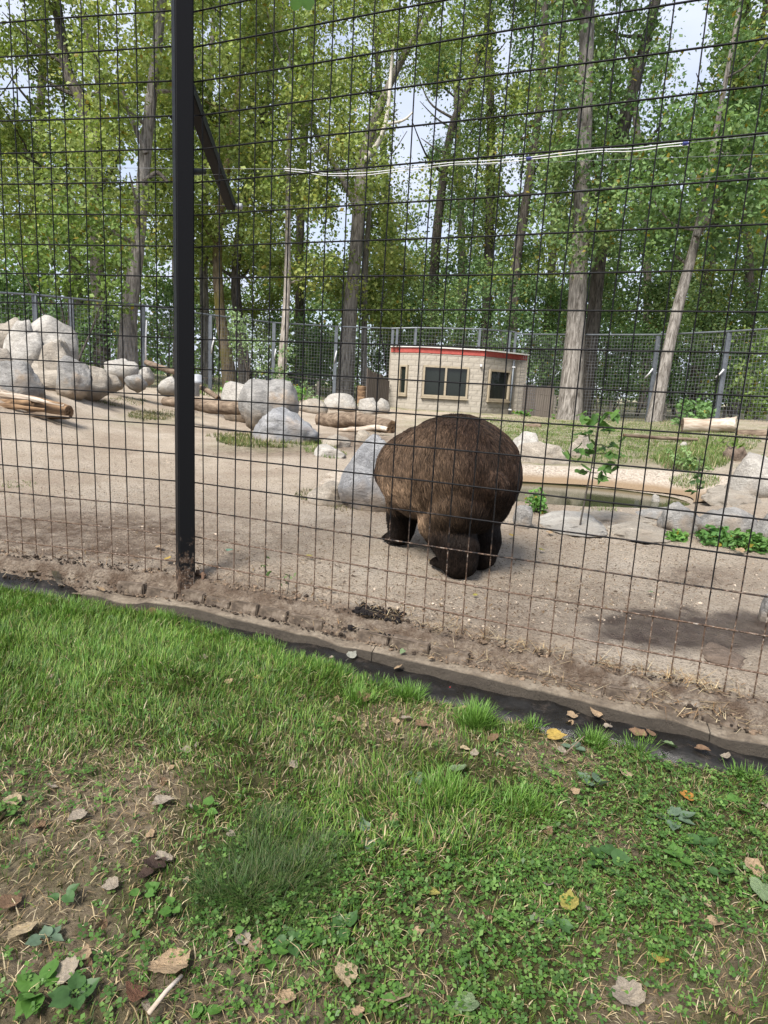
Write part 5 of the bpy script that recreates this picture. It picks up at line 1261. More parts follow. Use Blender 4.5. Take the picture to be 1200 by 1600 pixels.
for (u, v_, ru, rv, n, y, pal) in [(60, 520, 60, 40, 22, 23, PAL_D), (-40, 480, 60, 60, 22, 22, PAL_D), (150, 520, 40, 50, 16, 26, PAL_D), (265, 500, 30, 60, 14, 30, PAL_D), (420, 480, 40, 50, 20, 33, PAL_Y), (470, 540, 40, 45, 20, 30, PAL_D),
                                   (520, 560, 30, 30, 12, 34, PAL_D), (610, 470, 45, 45, 22, 33, PAL_Y), (680, 480, 45, 45, 22, 31, PAL_G), (740, 490, 40, 50, 20, 33, PAL_D), (840, 560, 30, 40, 16, 29, PAL_D), (960, 560, 40, 45, 22, 27.5, PAL_D),
                                   (1000, 490, 50, 50, 22, 29, PAL_G), (1060, 560, 40, 50, 20, 27, PAL_D), (1120, 500, 50, 60, 24, 26, PAL_G), (1150, 580, 40, 40, 16, 24.5, PAL_D), (930, 450, 40, 50, 20, 32, PAL_G), (330, 440, 40, 50, 18, 35, PAL_Y), (580, 400, 40, 50, 18, 37, PAL_Y), (1240, 500, 50, 90, 24, 22, PAL_D),
                                   (850, 480, 40, 40, 20, 34, PAL_D), (620, 540, 40, 30, 16, 36, PAL_D), (100, 470, 70, 40, 24, 30, PAL_D)]:
    lab = BUSH[k]; k += 1
    shrub(lab, [(u, v_, ru, rv, int(n*1.5))], y, pal, .13, 105, (.5, .9), {id(PAL_D): 'dark bushes under the trees', id(PAL_G): 'mid green bushes under the trees', id(PAL_Y): 'yellow green bushes under the trees'}[id(pal)], gap=.7, base=(u, 620))
# the wood far behind, one mass
C = []
for k in range(1350):
    th = rng.uniform(-42, 42)*pi/180; r = rng.uniform(48, 66); x, y = r*sin(th), r*cos(th)
    C.append((x, y, gpz(x, y)+rng.uniform(0, 1)**(1.3 if k < 700 else 1)*(18 if k < 700 else 11.5)))
C = np.array(C); C = C[keep(C, 1.0)]
w = leaves(C, rng.uniform(1.1, 2.0, len(C)), 68, .37, PAL_G, 'woodland', None, 1.0, stuff=True); w['kind'] = 'stuff'; w['label'] = 'far wood of green trees closing the view behind the yard'

# leaf hanging from a twig over the camera
p = at_y(471, -4, 2.6)
def leaf_mesh(name, L, W, lobes=0, curl=.1, n=9, seed=0, jag=.05, fold=.15, stem=.3):
    """flat leaf with midrib fold, toothed outline and curl; lies in XY with the stalk at -Y"""
    r_ = np.random.default_rng(seed); n = max(n, 12); a = np.linspace(-pi, pi, 2*n+1)[:-1]; k = 2*n
    rad = (.40+.05*np.cos(a)+.10*np.cos(np.abs(a)-pi*.62)**2+.16*np.exp(-(a/.24)**2)-.07*np.exp(-((np.abs(a)-pi)/.35)**2))
    rad = rad*(1+jag*np.where(np.arange(k) % 2, 1, -1)*.5+r_.normal(0, jag*.6, k)); rad[n] *= 1.04
    if lobes: rad = rad*(1+.22*np.cos(a*lobes))
    x = np.sin(a)*rad*W; y = np.cos(a)*rad*L
    ph = r_.uniform(0, 6, 4); bx = r_.uniform(-.8, 1.2); rings = []
    for f in (1, .72, .4):
        X, Y = x*f, y*f
        Z = fold*np.abs(X)+curl*(Y*Y/L*r_.uniform(.8, 1)+X*X/W*bx)+curl*.30*np.sin(a*2+ph[0])*f*f*L*.4+curl*.18*np.sin(a*5+ph[1])*f**3*L*.4
        rings.append(np.stack([X, Y, Z], 1))
    V = np.concatenate(rings+[np.array([[0, 0, 0]])])
    F = [(i*k+j, i*k+(j+1) % k, (i+1)*k+(j+1) % k, (i+1)*k+j) for i in range(2) for j in range(k)]+[(2*k+j, 2*k+(j+1) % k, 3*k, 3*k) for j in range(k)]
    me = bpy.data.meshes.new(name); Fs = [f if f[2] != f[3] else f[:3] for f in F]
    if stem:
        s0 = len(V); V = np.concatenate([V, [[-.012*L, -.48*L, 0], [.012*L, -.48*L, 0], [.008*L, -(.5+stem)*L, .05*L], [-.008*L, -(.5+stem)*L, .05*L]]]); Fs.append((s0, s0+1, s0+2, s0+3))
    me.from_pydata(V.tolist(), [], Fs); me.polygons.foreach_set('use_smooth', np.ones(len(me.polygons), bool)); me.update()
    return me
def tint(me, c, c2=None, seed=0):
    n = len(me.vertices); a = me.attributes.new('col', 'FLOAT_COLOR', 'POINT'); co_ = np.empty(n*3, np.float32); me.vertices.foreach_get('co', co_); co_ = co_.reshape(-1, 3)
    L = np.abs(co_).max(); q = fbm(co_/L+seed, 2, 1.8)[:, None]*.5+.5
    cc = np.array(c)*(1-q)+np.array(c2 if c2 else [v_*.7 for v_ in c])*q
    cc = cc*(1+.35*fbm(co_/L+seed*3, 3, 6)[:, None]); ed = np.clip((np.hypot(co_[:, 0], co_[:, 1])/L-.55)/.3, 0, 1)[:, None]; cc = cc*(1-.25*ed*np.clip(fbm(co_/L-seed, 2, 3)+.4, 0, 1)[:, None])
    a.data.foreach_set('color', np.concatenate([cc, np.ones((n, 1))], 1).astype(np.float32).ravel())
hl = empty('hanging_leaf', 'single green leaf hanging into the top of the picture right of the post', 'leaf', tuple(p))
me = leaf_mesh('blade', .10, .085, 3, .1, 11, 4); tint(me, (.05, .12, .02), (.08, .17, .03))
obj('blade', me, M['leaf'], hl, (0, 0, 0), (radians(78), 0, radians(170)))
V, F = tube(polyline([p+[0, 0, .05], p+[.02, .02, .2], p+[.3, .1, .6], p+[.9, .3, 1.2]], 14), np.linspace(.001, .012, 14), 6); obj('twig', mesh_arr('twig', V-p, F), M['bark_dark'], hl)

# ------------------------------------------------------------------ grass, clover, litter on the lawn
def blades(P, L, w, az, lean, cols, segs=3, name='grass', m=None, twist=None):
    """curved blades -> V, F, col; P roots (n,3)"""
    n = len(P); dirv = np.stack([np.cos(az), np.sin(az), np.zeros(n)], 1); side = np.stack([-np.sin(az), np.cos(az), np.zeros(n)], 1)
    if twist is not None:
        side = side*np.cos(twist)[:, None]+dirv*np.sin(twist)[:, None]*.7
    rows = []
    for k in range(segs+1):
        f = k/segs; th = lean*(.25+.9*f)      # angle from vertical
        up = np.cos(np.minimum(th, 1.9)); h = np.sin(np.minimum(th, 1.9))
        if k == 0: c = P.copy()
        else: c = rows_c+(dirv*h[:, None]+np.array([0, 0, 1.0])*up[:, None])*(L/segs)[:, None]
        rows_c = c; ww = (w*(1-f**1.7)+.0002)[:, None]
        rows.append(c-side*ww*.5); rows.append(c+side*ww*.5)
    K = 2*(segs+1); V = np.stack(rows, 1).reshape(-1, 3); b0 = (np.arange(n)*K)[:, None]
    F = np.concatenate([b0+np.array([[2*k, 2*k+1, 2*k+3, 2*k+2]]) for k in range(segs)], 0)
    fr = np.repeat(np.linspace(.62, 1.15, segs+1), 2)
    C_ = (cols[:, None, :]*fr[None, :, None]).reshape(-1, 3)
    return V, F, C_
def lawn_points(n, ymax=4.6):
    """uniform over the lawn in view with a margin"""
    out = []
    while sum(len(o) for o in out) < n:
        x = rng.uniform(-3.8, 2.9, n); y = rng.uniform(.55, ymax, n)
        t, s = fence_t(x, y); u, v_ = proj(np.stack([x, y, 0*x], 1))
        ok = (t > gut_edge(s)-.02) & (u > -160) & (u < 1360) & (v_ < 1800)
        out.append(np.stack([x[ok], y[ok], t[ok], s[ok]], 1))
    Q = np.concatenate(out)[:n]
    return Q
def on_lawn(Q):
    return np.concatenate([Q[:, :2], lawn_z(Q[:, 0], Q[:, 1], Q[:, 2], Q[:, 3])[:, None]], 1)
def pal_pick(pal, n, jit=.18):
    pal = np.array(pal); c = pal[rng.integers(0, len(pal), n)]; return c*rng.uniform(1-jit, 1+jit, (n, 1))
GREEN = [(.068, .155, .022), (.102, .205, .032), (.140, .248, .040), (.038, .095, .016), (.21, .30, .068)]
OLIVE = [(.085, .110, .028), (.120, .135, .035), (.075, .095, .028), (.15, .15, .05)]
STRAW = [(.36, .27, .15), (.46, .37, .22), (.27, .19, .10), (.52, .44, .29), (.20, .14, .085)]
def px_mask(P, u, v_, ru, rv, amp=.45, sc=7, soft=.3):
    uu, vv = proj(P); e = np.sqrt(((uu-u)/ru)**2+((vv-v_)/rv)**2)+amp*fbm(P*np.array([1, 1, 0]), 3, sc)
    return np.clip((1+soft-e)/(2*soft), 0, 1)
Q = lawn_points(144000); P = on_lawn(Q); bare = bare_at(P)
uu, vv = proj(P)
lush = np.clip((1260-vv)/220, 0, 1)*np.clip((860-uu)/300, 0, 1)                    # thick bright sward near the kerb, left and centre
lush = np.maximum(lush, px_mask(P, 620, 1290, 240, 90)*.7); lush = np.maximum(lush, px_mask(P, 640, 1240, 130, 60)*.6)
patch = fbm(P*np.array([1, 1, 0]), 4, 5)
dens = (.42+.45*lush+.25*patch)*(1-.93*bare)
dens += px_mask(P, 690, 1480, 380, 140)*.22+px_mask(P, 1000, 1350, 240, 160)*.2
keep_ = rng.uniform(0, 1, len(P)) < np.clip(dens, .015, 1); P = P[keep_]; lush = lush[keep_]; Q = Q[keep_]; bare = bare[keep_]
# blades grow in tufts: pull roots towards tuft centres
n = len(P); tc_ = fbm(P*np.array([1, 1, 0]), 2, 16); 
L = (.024+.036*lush+.012*tc_)*rng.uniform(.55, 1.35, n); L = np.maximum(L, .010)
dead = rng.uniform(0, 1, n) < (.09+.12*(1-lush)+.2*bare)
col = pal_pick(GREEN, n); ol = rng.uniform(0, 1, n) < .36*(1-lush*.6); col[ol] = pal_pick(OLIVE, ol.sum()); col[dead] = pal_pick(STRAW, dead.sum())
col = col*(1+.35*fbm(P*np.array([1, 1, 0])+40, 3, 3))[:, None]
lean = np.abs(rng.normal(.62, .42, n)); lean[dead] = rng.uniform(.9, 1.7, dead.sum())
az = fbm(P*np.array([1, 1, 0])+9, 2, 4)*5+rng.normal(0, 1.1, n)
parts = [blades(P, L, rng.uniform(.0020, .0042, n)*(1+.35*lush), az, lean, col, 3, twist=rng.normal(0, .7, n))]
# the lawn goes on either side of the view
x = rng.uniform(-6.5, 5.5, 38000); y = rng.uniform(-1.2, 6.5, 38000); tq, sq = fence_t(x, y); uq, vq = proj(np.stack([x, y, 0*x], 1))
ok = (tq > gut_edge(sq)) & ~((y > .5) & (uq > -150) & (uq < 1350) & (vq < 1790)); Pq = np.stack([x, y, lawn_z(x, y, tq, sq)], 1)[ok]; n2 = len(Pq)
parts.append(blades(Pq, rng.uniform(.025, .07, n2), rng.uniform(.004, .007, n2), rng.uniform(0, 2*pi, n2), np.abs(rng.normal(.7, .4, n2)), pal_pick(GREEN+OLIVE, n2), 2))
# dark fine tuft left of centre
def tuft(u, v_, r, n, L0, cols, w=.0014, lean0=.75, upr=.0):
    c = _hit0(u, v_, 0.0); a = rng.uniform(0, 2*pi, n); q = r*np.sqrt(rng.uniform(0, 1, n))*(1+.3*np.sin(a*3+u))
    P = np.stack([c[0]+q*np.cos(a), c[1]+q*np.sin(a)*.9, np.zeros(n)], 1); t, s = fence_t(P[:, 0], P[:, 1]); P[:, 2] = lawn_z(P[:, 0], P[:, 1], t, s)
    ln = lean0*(.25+q/r)*rng.uniform(.6, 1.3, n)+upr
    return blades(P, L0*rng.uniform(.6, 1.2, n), np.full(n, w)*rng.uniform(.8, 1.3, n), a+rng.normal(0, 1.0, n), ln, cols(n), 3, twist=rng.normal(0, .5, n))
DK = [(.030, .070, .014), (.045, .090, .018), (.06, .11, .022), (.10, .11, .045)]
for u, v_, r, n in [(420, 1385, .13, 4200), (365, 1400, .10, 2200), (470, 1370, .09, 2000), (430, 1300, .10, 2200), (500, 1335, .08, 1200), (400, 1340, .09, 1500)]:
    parts.append(tuft(u, v_, r*1.1, int(n*.6), .062, lambda k: pal_pick(DK, k, .4), .0015, 1.25, .15))
BR = [(.09, .19, .025), (.12, .24, .035), (.10, .21, .03), (.16, .28, .06)]
for u, v_, r, n, L0 in [(640, 1085, .06, 300, .085), (745, 1125, .055, 420, .10), (660, 1070, .03, 120, .07), (1000, 1160, .05, 200, .085), (930, 1150, .05, 200, .07), (835, 1125, .03, 130, .06), (1170, 1200, .06, 160, .06), (700, 1240, .09, 420, .075), (820, 1255, .08, 320, .07),
                         (560, 1090, .06, 240, .07), (430, 1010, .09, 340, .075), (520, 1045, .08, 300, .07), (250, 965, .10, 360, .07), (100, 960, .14, 460, .07), (360, 990, .08, 300, .065), (210, 940, .08, 220, .06), (300, 960, .06, 200, .06), (480, 1030, .05, 180, .075), (590, 1060, .05, 180, .07), (20, 950, .12, 300, .07)]:
    parts.append(tuft(u, v_, r, n, L0, lambda k: pal_pick(BR, k), .0034, .7, .1))
# rank grass and weeds where the kerb gives out on the left
for k_ in range(46):
    c_ = FL(rng.uniform(-2.9, -.66), rng.uniform(-.03, .24)); u_, v2 = proj(np.array([[c_[0], c_[1], .05]]))
    parts.append(tuft(float(u_[0]), float(v2[0]), rng.uniform(.02, .06), rng.integers(20, 70), rng.uniform(.04, .075), lambda k: pal_pick(BR+OLIVE+STRAW[:2], k), .0032, .8, .1))
def join_blades(name, label, parts, m, kind='stuff'):
    Vs, Fs, Cs = [], [], []; o = 0
    for V, F, C_ in parts: Vs.append(V); Fs.append(F+o); Cs.append(C_); o += len(V)
    ob = obj(name, mesh_arr(name, np.concatenate(Vs), np.concatenate(Fs), np.concatenate(Cs)), m); ob['kind'] = kind; ob['label'] = label
    return ob
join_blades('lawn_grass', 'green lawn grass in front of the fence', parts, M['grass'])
# dead straw lying flat between the blades
Q = lawn_points(26000); P = on_lawn(Q); b_ = bare_at(P); ok = rng.uniform(0, 1, len(P)) < (.16+.75*b_); P = P[ok]; n = len(P); P[:, 2] += rng.uniform(.001, .008, n)
join_blades('dead_grass', 'dry straw and dead grass lying in the lawn', [blades(P, rng.uniform(.015, .07, n), rng.uniform(.0012, .0030, n), rng.uniform(0, 2*pi, n), rng.uniform(1.25, 1.7, n), pal_pick(STRAW, n), 2)], M['litter'])
# clover and small broad leaves
def clover(P, size, cols, name, label):
    n = len(P); V = []; C_ = []; h = rng.uniform(.006, .03, n); yaw = rng.uniform(0, 2*pi, n)
    for k in range(3):
        a = yaw+k*2*pi/3; d = np.stack([np.cos(a), np.sin(a), rng.normal(.15, .3, n)], 1); s = np.stack([-np.sin(a), np.cos(a), rng.normal(0, .25, n)], 1)
        c = P.copy(); c[:, 2] += h; z = size[:, None]
        V.append(np.stack([c, c+d*z*.55+s*z*.42, c+d*z, c+d*z*.55-s*z*.42], 1)); C_.append(cols*rng.uniform(.8, 1.2, (n, 1)))
    V = np.concatenate(V).reshape(-1, 3); F = np.arange(len(V)).reshape(-1, 4)
    ob = obj(name, mesh_arr(name, V, F, np.repeat(np.concatenate(C_), 4, 0)), M['grass']); ob['kind'] = 'stuff'; ob['label'] = label
Q = lawn_points(52000); P = on_lawn(Q); b_ = bare_at(P); pt = fbm(P*np.array([1, 1, 0])+3, 3, 5)
cm = np.clip(px_mask(P, 700, 1480, 420, 150)*.75+px_mask(P, 1020, 1330, 230, 170)*.6+px_mask(P, 100, 1540, 140, 60)*.4+px_mask(P, 60, 1240, 120, 40)*.4+.10+.25*pt, 0, 1)*(1-.85*b_)
ok = rng.uniform(0, 1, len(P)) < cm*.72; P = P[ok]; n = len(P)
clover(P, rng.uniform(.006, .014, n), pal_pick([(.055, .125, .022), (.08, .165, .03), (.045, .10, .02), (.11, .19, .045)], n), 'clover', 'clover and small weeds growing in the lawn')

# broad leaved weeds: a rosette of separate leaves each
weed_pal = {'dark': ((.035, .085, .022), (.055, .115, .035)), 'mid': ((.055, .135, .022), (.085, .175, .035)), 'grey': ((.085, .135, .085), (.13, .18, .12))}
weed_mesh = {}
for kname, (c1, c2) in weed_pal.items():
    weed_mesh[kname] = []
    for sd_ in range(3):
        me = leaf_mesh('leaf', 1, .82, 0, .12, 9, sd_+20, .03, .22, .5); tint(me, c1, c2, sd_); me.materials.append(M['grass']); weed_mesh[kname].append(me)
def rosette(u, v_, nl, Lpx, kind_, label, h=.02, group=None):
    c = _hit0(u, v_, .0); t_, s_ = fence_t(np.array([c[0]]), np.array([c[1]])); z = float(lawn_z(np.array([c[0]]), np.array([c[1]]), t_, s_)[0])
    dist_ = sqrt(c[0]**2+c[1]**2+EYE**2); L = Lpx/FPX*dist_*.85
    t = empty('broadleaf_weed', label, 'weed', (c[0], c[1], z), group); a0 = rng.uniform(0, 6)
    for k in range(nl):
        a = a0+k*2.4+rng.normal(0, .3); r = L*.45+.25*L*rng.uniform(0, 1); me = weed_mesh[kind_][random.randrange(3)]
        o = obj('leaf', me, None, t, (cos(a)*r, sin(a)*r, h*rng.uniform(.5, 1.6)), (rng.normal(.15, .22), rng.normal(0, .25), a-pi/2)); o.scale = (L*rng.uniform(.75, 1.1),)*3
for a in [(645, 1232-20, 3, 24, 'grey', 'pale grey green weed leaf cluster by the middle bare patch'), (928, 1215, 5, 26, 'grey', 'grey green weed with round leaves below the yellow leaf'), (945, 1345, 5, 34, 'dark', 'dark green broad leaved weed on bare soil, right of centre'), (1055, 1272, 6, 30, 'grey', 'grey green weed mat with crinkled leaves on the right'),
          (1100, 1310, 5, 30, 'dark', 'dark weed with wide leaves left of the right edge'), (1060, 1335, 4, 26, 'mid', 'mid green weed under the crinkled grey weed'), (1150, 1250, 3, 26, 'mid', 'single spread of green weed leaves near the right edge'), (1130, 1365, 3, 22, 'dark', 'small dark weed beside the tan leaves at the right'),
          (575, 1305, 2, 34, 'grey', 'two broad dark grey green leaves right of the dark tuft'), (522, 1310, 2, 28, 'mid', 'oval green weed leaf beside the dark tuft'), (320, 1270, 3, 22, 'mid', 'small green weed on the bare patch, upper left'), (455, 1475, 5, 26, 'dark', 'dark weed below the fine dark tuft'), (425, 1495, 4, 22, 'mid', 'light weed left of the one below the tuft'),
          (540, 1450, 4, 26, 'dark', 'dark leaves right below the fine dark tuft'), (505, 1465, 3, 22, 'mid', 'bright weed leaves at the foot of the tuft'), (60, 1545, 6, 36, 'mid', 'bright weed with pointed leaves in the lower left corner'), (120, 1560, 5, 32, 'dark', 'darker weed beside the bright one in the lower left corner'),
          (225, 1400, 4, 20, 'mid', 'small green weed on bare ground left of the tuft'), (270, 1430, 4, 20, 'mid', 'low green weed with small leaves left below the tuft'), (100, 1405, 3, 22, 'dark', 'dark weed leaf in the straw at the left'), (75, 1470, 4, 24, 'grey', 'grey weed leaves beside the yellow leaf at the left'),
          (320, 1585, 4, 24, 'mid', 'light weed at the bottom edge, left of centre'), (670, 1285, 3, 18, 'dark', 'dark little weed in the grass left of the centre line'), (900, 1165, 3, 22, 'grey', 'grey green leaves by the gutter right of the tall tuft'), (360, 1470, 3, 18, 'mid', 'tiny weed on bare earth below the tuft'),
          (10, 1268, 4, 26, 'mid', 'green weed at the left edge beside the bare patch'), (870, 1450, 4, 20, 'dark', 'dark weed near the curled yellow brown leaf'), (620, 1560, 3, 22, 'mid', 'green weed beside the big cream leaf at the bottom')]:
    rosette(*a)

# fallen leaves, each its own thing; colours and places as in the photograph
LC = {'tan': ((.42, .31, .20), (.30, .21, .13)), 'brown': ((.25, .16, .10), (.15, .095, .06)), 'grey': ((.36, .31, .25), (.25, .21, .165)), 'cream': ((.44, .36, .24), (.34, .26, .16)), 'yellow': ((.46, .33, .08), (.36, .25, .08)),
      'orange': ((.38, .20, .05), (.36, .16, .04)), 'palegreen': ((.19, .25, .14), (.14, .20, .10)), 'yellowgreen': ((.34, .32, .08), (.26, .22, .07)), 'white': ((.33, .33, .29), (.26, .26, .22)), 'bluegreen': ((.20, .32, .24), (.13, .24, .18)), 'red': ((.17, .085, .05), (.10, .055, .04)), 'dark': ((.08, .055, .045), (.045, .03, .025))}
leaf_lib = {}
def leaf_thing(u, v_, Lpx, colr, label, curl=.25, tilt=.25, zf=None, lift=.011, group=None, name='fallen_leaf', asp=.86):
    if zf is None:
        z = 0.0
        for _ in range(3):
            c = _hit0(u, v_, z); t_, s_ = fence_t(np.array([c[0]]), np.array([c[1]]))
            z = float(lawn_z(np.array([c[0]]), np.array([c[1]]), t_, s_)[0]) if t_[0] > gut_edge(s_)[0] else (float(zk(s_[0]))-.052 if t_[0] > .21 else float(zk(s_[0]))+.004)
    else:
        c = gp(u, v_); z = c[2]+.012
    dist_ = sqrt(c[0]**2+c[1]**2+(EYE-z)**2); L = Lpx/FPX*dist_*.9
    key = (colr, round(curl, 1), random.randrange(3)); _sd = sum(map(ord, colr))*7+key[2]*13
    if key not in leaf_lib:
        me = leaf_mesh('fallen_leaf', 1, asp, 0, curl, 10, _sd, .07, .12+curl*.5, .35); tint(me, *LC[colr], key[2]+3); me.materials.append(M['litter']); leaf_lib[key] = me
    o = obj(name, leaf_lib[key], None, None, (c[0], c[1], z+lift+L*.12), (rng.normal(0, tilt), rng.normal(0, tilt), rng.uniform(0, 2*pi))); o.scale = (L, L, L)
    return tag(o, label, 'leaf', group)
FLV = [(159, 950, 15, 'tan', 'small tan leaf standing on edge in grass left of the post foot'), (177, 972, 18, 'palegreen', 'pale green leaf in grass below the upright tan leaf'), (45, 958, 12, 'yellowgreen', 'yellowish leaf in grass at far left below the kerb end'), (236, 961, 26, 'brown', 'ragged brown leaf in grass just left of the post foot'),
       (318, 1033, 22, 'grey', 'grey brown leaf in grass below and right of the post'), (365, 1007, 20, 'palegreen', 'upright pale green leaf in grass near the kerb'), (416, 1032, 20, 'tan', 'tan leaf near the kerb, left of the pale round leaf'), (428, 1054, 18, 'palegreen', 'pale round green leaf in grass under the tan leaf'),
       (404, 1066, 20, 'yellow', 'bright yellow leaf in the upper grass'), (357, 1070, 16, 'tan', 'dull tan leaf left of the bright yellow leaf'), (549, 1030, 20, 'white', 'white backed leaf lying on the gutter edge'), (545, 1050, 20, 'palegreen', 'pale green leaf just below the white backed leaf'),
       (566, 1096, 28, 'brown', 'curled brown leaf on the bare patch under the gutter', .5), (467, 1094, 20, 'brown', 'flat brown leaf in grass left of the curled one'), (527, 1130, 24, 'tan', 'pinkish tan leaf in the middle of the grass'), (636, 1130, 24, 'grey', 'grey brown leaf on bare soil, left one of the three'), (657, 1139, 26, 'brown', 'brown leaf on bare soil, right one of the three'),
       (618, 1132, 16, 'tan', 'small tan leaf on bare soil, leftmost of the three'), (722, 1112, 22, 'tan', 'tan leaf at the gutter left of the tall bright tuft'), (808, 1128, 30, 'brown', 'dark brown leaf with pale rim at the gutter, right of the tall tuft'), (771, 1160, 24, 'brown', 'brown leaf in the grass below the tall bright tuft'),
       (865, 1156, 32, 'yellow', 'large bright yellow leaf at the gutter edge', .1), (893, 1123, 20, 'tan', 'tan leaf on the mud beside the gutter'), (931, 1121, 22, 'tan', 'tan leaf on the wet mud, right one of the pair'), (868, 1136, 16, 'bluegreen', 'bluish green leaf just above the large yellow leaf'),
       (876, 1178, 18, 'grey', 'greyish leaf below the large yellow leaf'), (881, 1195, 20, 'tan', 'reddish tan leaf two below the large yellow leaf'), (976, 1217, 26, 'cream', 'cream tan leaf among the grey weeds on the right'), (1074, 1252, 22, 'orange', 'orange leaf standing in the crinkled weed mat', .3), (898, 1243, 16, 'tan', 'small narrow tan leaf right of centre'),
       (714, 1210, 32, 'palegreen', 'large pale green leaf in grass right of centre', .15), (617, 1285, 18, 'tan', 'tan leaf in grass above the two grey green leaves'), (252, 1261, 34, 'grey', 'grey leaf lying on the upper left bare patch'), (124, 1282, 28, 'grey', 'flat grey leaf pressed into the left bare patch'), (20, 1260, 28, 'cream', 'cream leaf at the left edge beside the bare patch'),
       (492, 1312, 20, 'cream', 'narrow pale yellow leaf right of the dark tuft', .4), (672, 1402, 26, 'yellowgreen', 'round yellow leaf with a green side, centre of the lawn', .1), (889, 1421, 32, 'yellowgreen', 'curled yellow brown leaf right of centre', .4), (855, 1390, 22, 'grey', 'grey tan leaf left of the curled yellow brown leaf'),
       (176, 1391, 24, 'grey', 'grey leaf beside the dark leaf clump'), (15, 1422, 34, 'brown', 'brown leaf on straw at the left edge'), (40, 1465, 44, 'cream', 'long cream yellow leaf at the left edge', .3), (270, 1522, 62, 'tan', 'largest tan leaf, lower left, with a stick across it', .2), (540, 1530, 40, 'cream', 'cream fan shaped leaf at bottom centre', .15),
       (449, 1568, 30, 'tan', 'tan square leaf at the bottom left of centre'), (620, 1572, 50, 'cream', 'big pale cream leaf at the bottom centre', .15), (730, 1580, 40, 'palegreen', 'pale green oval leaf at the bottom edge', .1), (980, 1570, 52, 'grey', 'large flat grey brown leaf at the bottom right'), (1117, 1449, 26, 'tan', 'tan leaf near the right edge, upper of two'),
       (1030, 1510, 26, 'yellow', 'small golden leaf with a long stalk, lower right'), (1176, 1365, 32, 'tan', 'tan leaf at the right edge among dark weeds'), (1190, 1400, 40, 'palegreen', 'pale green crinkled leaf cut by the right edge', .15), (105, 1530, 40, 'grey', 'grey brown leaf behind the corner weeds'), (380, 1478, 26, 'grey', 'grey leaf on bare soil under the dark tuft'),
       (398, 1493, 28, 'tan', 'crumpled tan leaf under the dark tuft', .5), (215, 1566, 36, 'red', 'torn reddish brown leaf at the bottom left', .5), (1098, 1156, 24, 'brown', 'brown leaf against the kerb at the right'), (1047, 1172, 24, 'palegreen', 'pale green leaf on mud near the kerb at the right'), (998, 1156, 28, 'brown', 'rust brown leaf by the kerb, curled', .5),
       (355, 1390+80, 20, 'tan', 'tiny tan leaf left of the grey one under the tuft'), (360, 1310, 16, 'grey', 'little grey leaf on the edge of the dark tuft'), (130, 1500, 24, 'tan', 'tan scrap of leaf in the lower left straw'), (560, 1590, 20, 'tan', 'tan scrap at the bottom edge left of the cream leaf'), (855, 1305, 18, 'brown', 'small brown leaf on the bare strip right of centre'),
       (760, 1440, 18, 'brown', 'small brown leaf in clover, centre right'), (840, 1445, 22, 'grey', 'dark grey leaf in shade under the curled yellow leaf'), (1148, 1590, 20, 'brown', 'brown scrap at the bottom right edge'), (235, 1310, 16, 'tan', 'tan sliver of leaf on the bare patch'), (60, 1300, 18, 'brown', 'brown sliver of leaf at the left of the bare patch')]
for a in FLV:
    leaf_thing(*a[:5], *(a[5:] if len(a) > 5 else ()))
leaf_thing(240, 1362, 40, 'dark', 'dark crumpled leaf in a clump left of the fine tuft', .6, .5); leaf_thing(255, 1352, 30, 'grey', 'grey leaf folded over the dark crumpled leaf', .5, .4); leaf_thing(228, 1374, 26, 'dark', 'dark scrap at the lower end of the leaf clump', .6, .5)
leaf_thing(90, 912, 30, 'grey', 'large grey leaf propped at the kerb end on the left', .4, .6); leaf_thing(55, 918, 24, 'brown', 'brown leaf in the dark hollow left of the kerb end', .4, .4); leaf_thing(150, 929, 16, 'cream', 'small pale leaf in the hollow at the kerb end', .2)
leaf_thing(342, 938, 26, 'brown', 'curled brown leaf on the kerb right of the post', .5, .4); leaf_thing(325, 940, 20, 'tan', 'tan leaf on the kerb beside the post foot', .4, .4); leaf_thing(672, 1051, 12, 'tan', 'small tan leaf floating in the gutter'); leaf_thing(628, 1040, 12, 'palegreen', 'green leaf in the gutter at its left end')
leaf_thing(622, 1048, 18, 'tan', 'tan leaf on the gutter mud'); leaf_thing(1015, 1152, 20, 'brown', 'brown leaf lying half under the kerb')
for u, v_, L, c_, lb in [(770, 857, 18, 'yellow', 'yellow leaf on the sand right of the bear'), (798, 842, 12, 'yellow', 'smaller yellow leaf on the sand beyond the bear foot'), (742, 937, 10, 'yellowgreen', 'yellow green leaf on the sand below the bear'), (1015, 932, 10, 'palegreen', 'green leaf on the sand above the wet mud'), (515, 926, 12, 'cream', 'cream leaf on the sand just inside the wire'), (481, 876, 13, 'yellowgreen', 'yellow green leaf on the sand inside the wire'),
                         (262, 880, 14, 'yellow', 'yellow leaf on the sand just left of the post'), (358, 867, 14, 'bluegreen', 'bluish leaf on the sand right of the post'), (768, 880, 10, 'orange', 'orange leaf beside the right hind foot of the bear'), (248, 861, 12, 'tan', 'tan leaf on the sand left of the post'), (858, 838, 14, 'tan', 'tan leaf on the sand below the concrete slab'), (845, 865, 11, 'yellowgreen', 'faint green leaf on the sand right of the bear'),
                         (1155, 866, 16, 'tan', 'tan leaf in front of the overhanging rock'), (610, 808, 12, 'yellow', 'yellow scrap of leaf by the blue grey boulder')]:
    leaf_thing(u, v_, L, c_, lb, .15, .15, True)
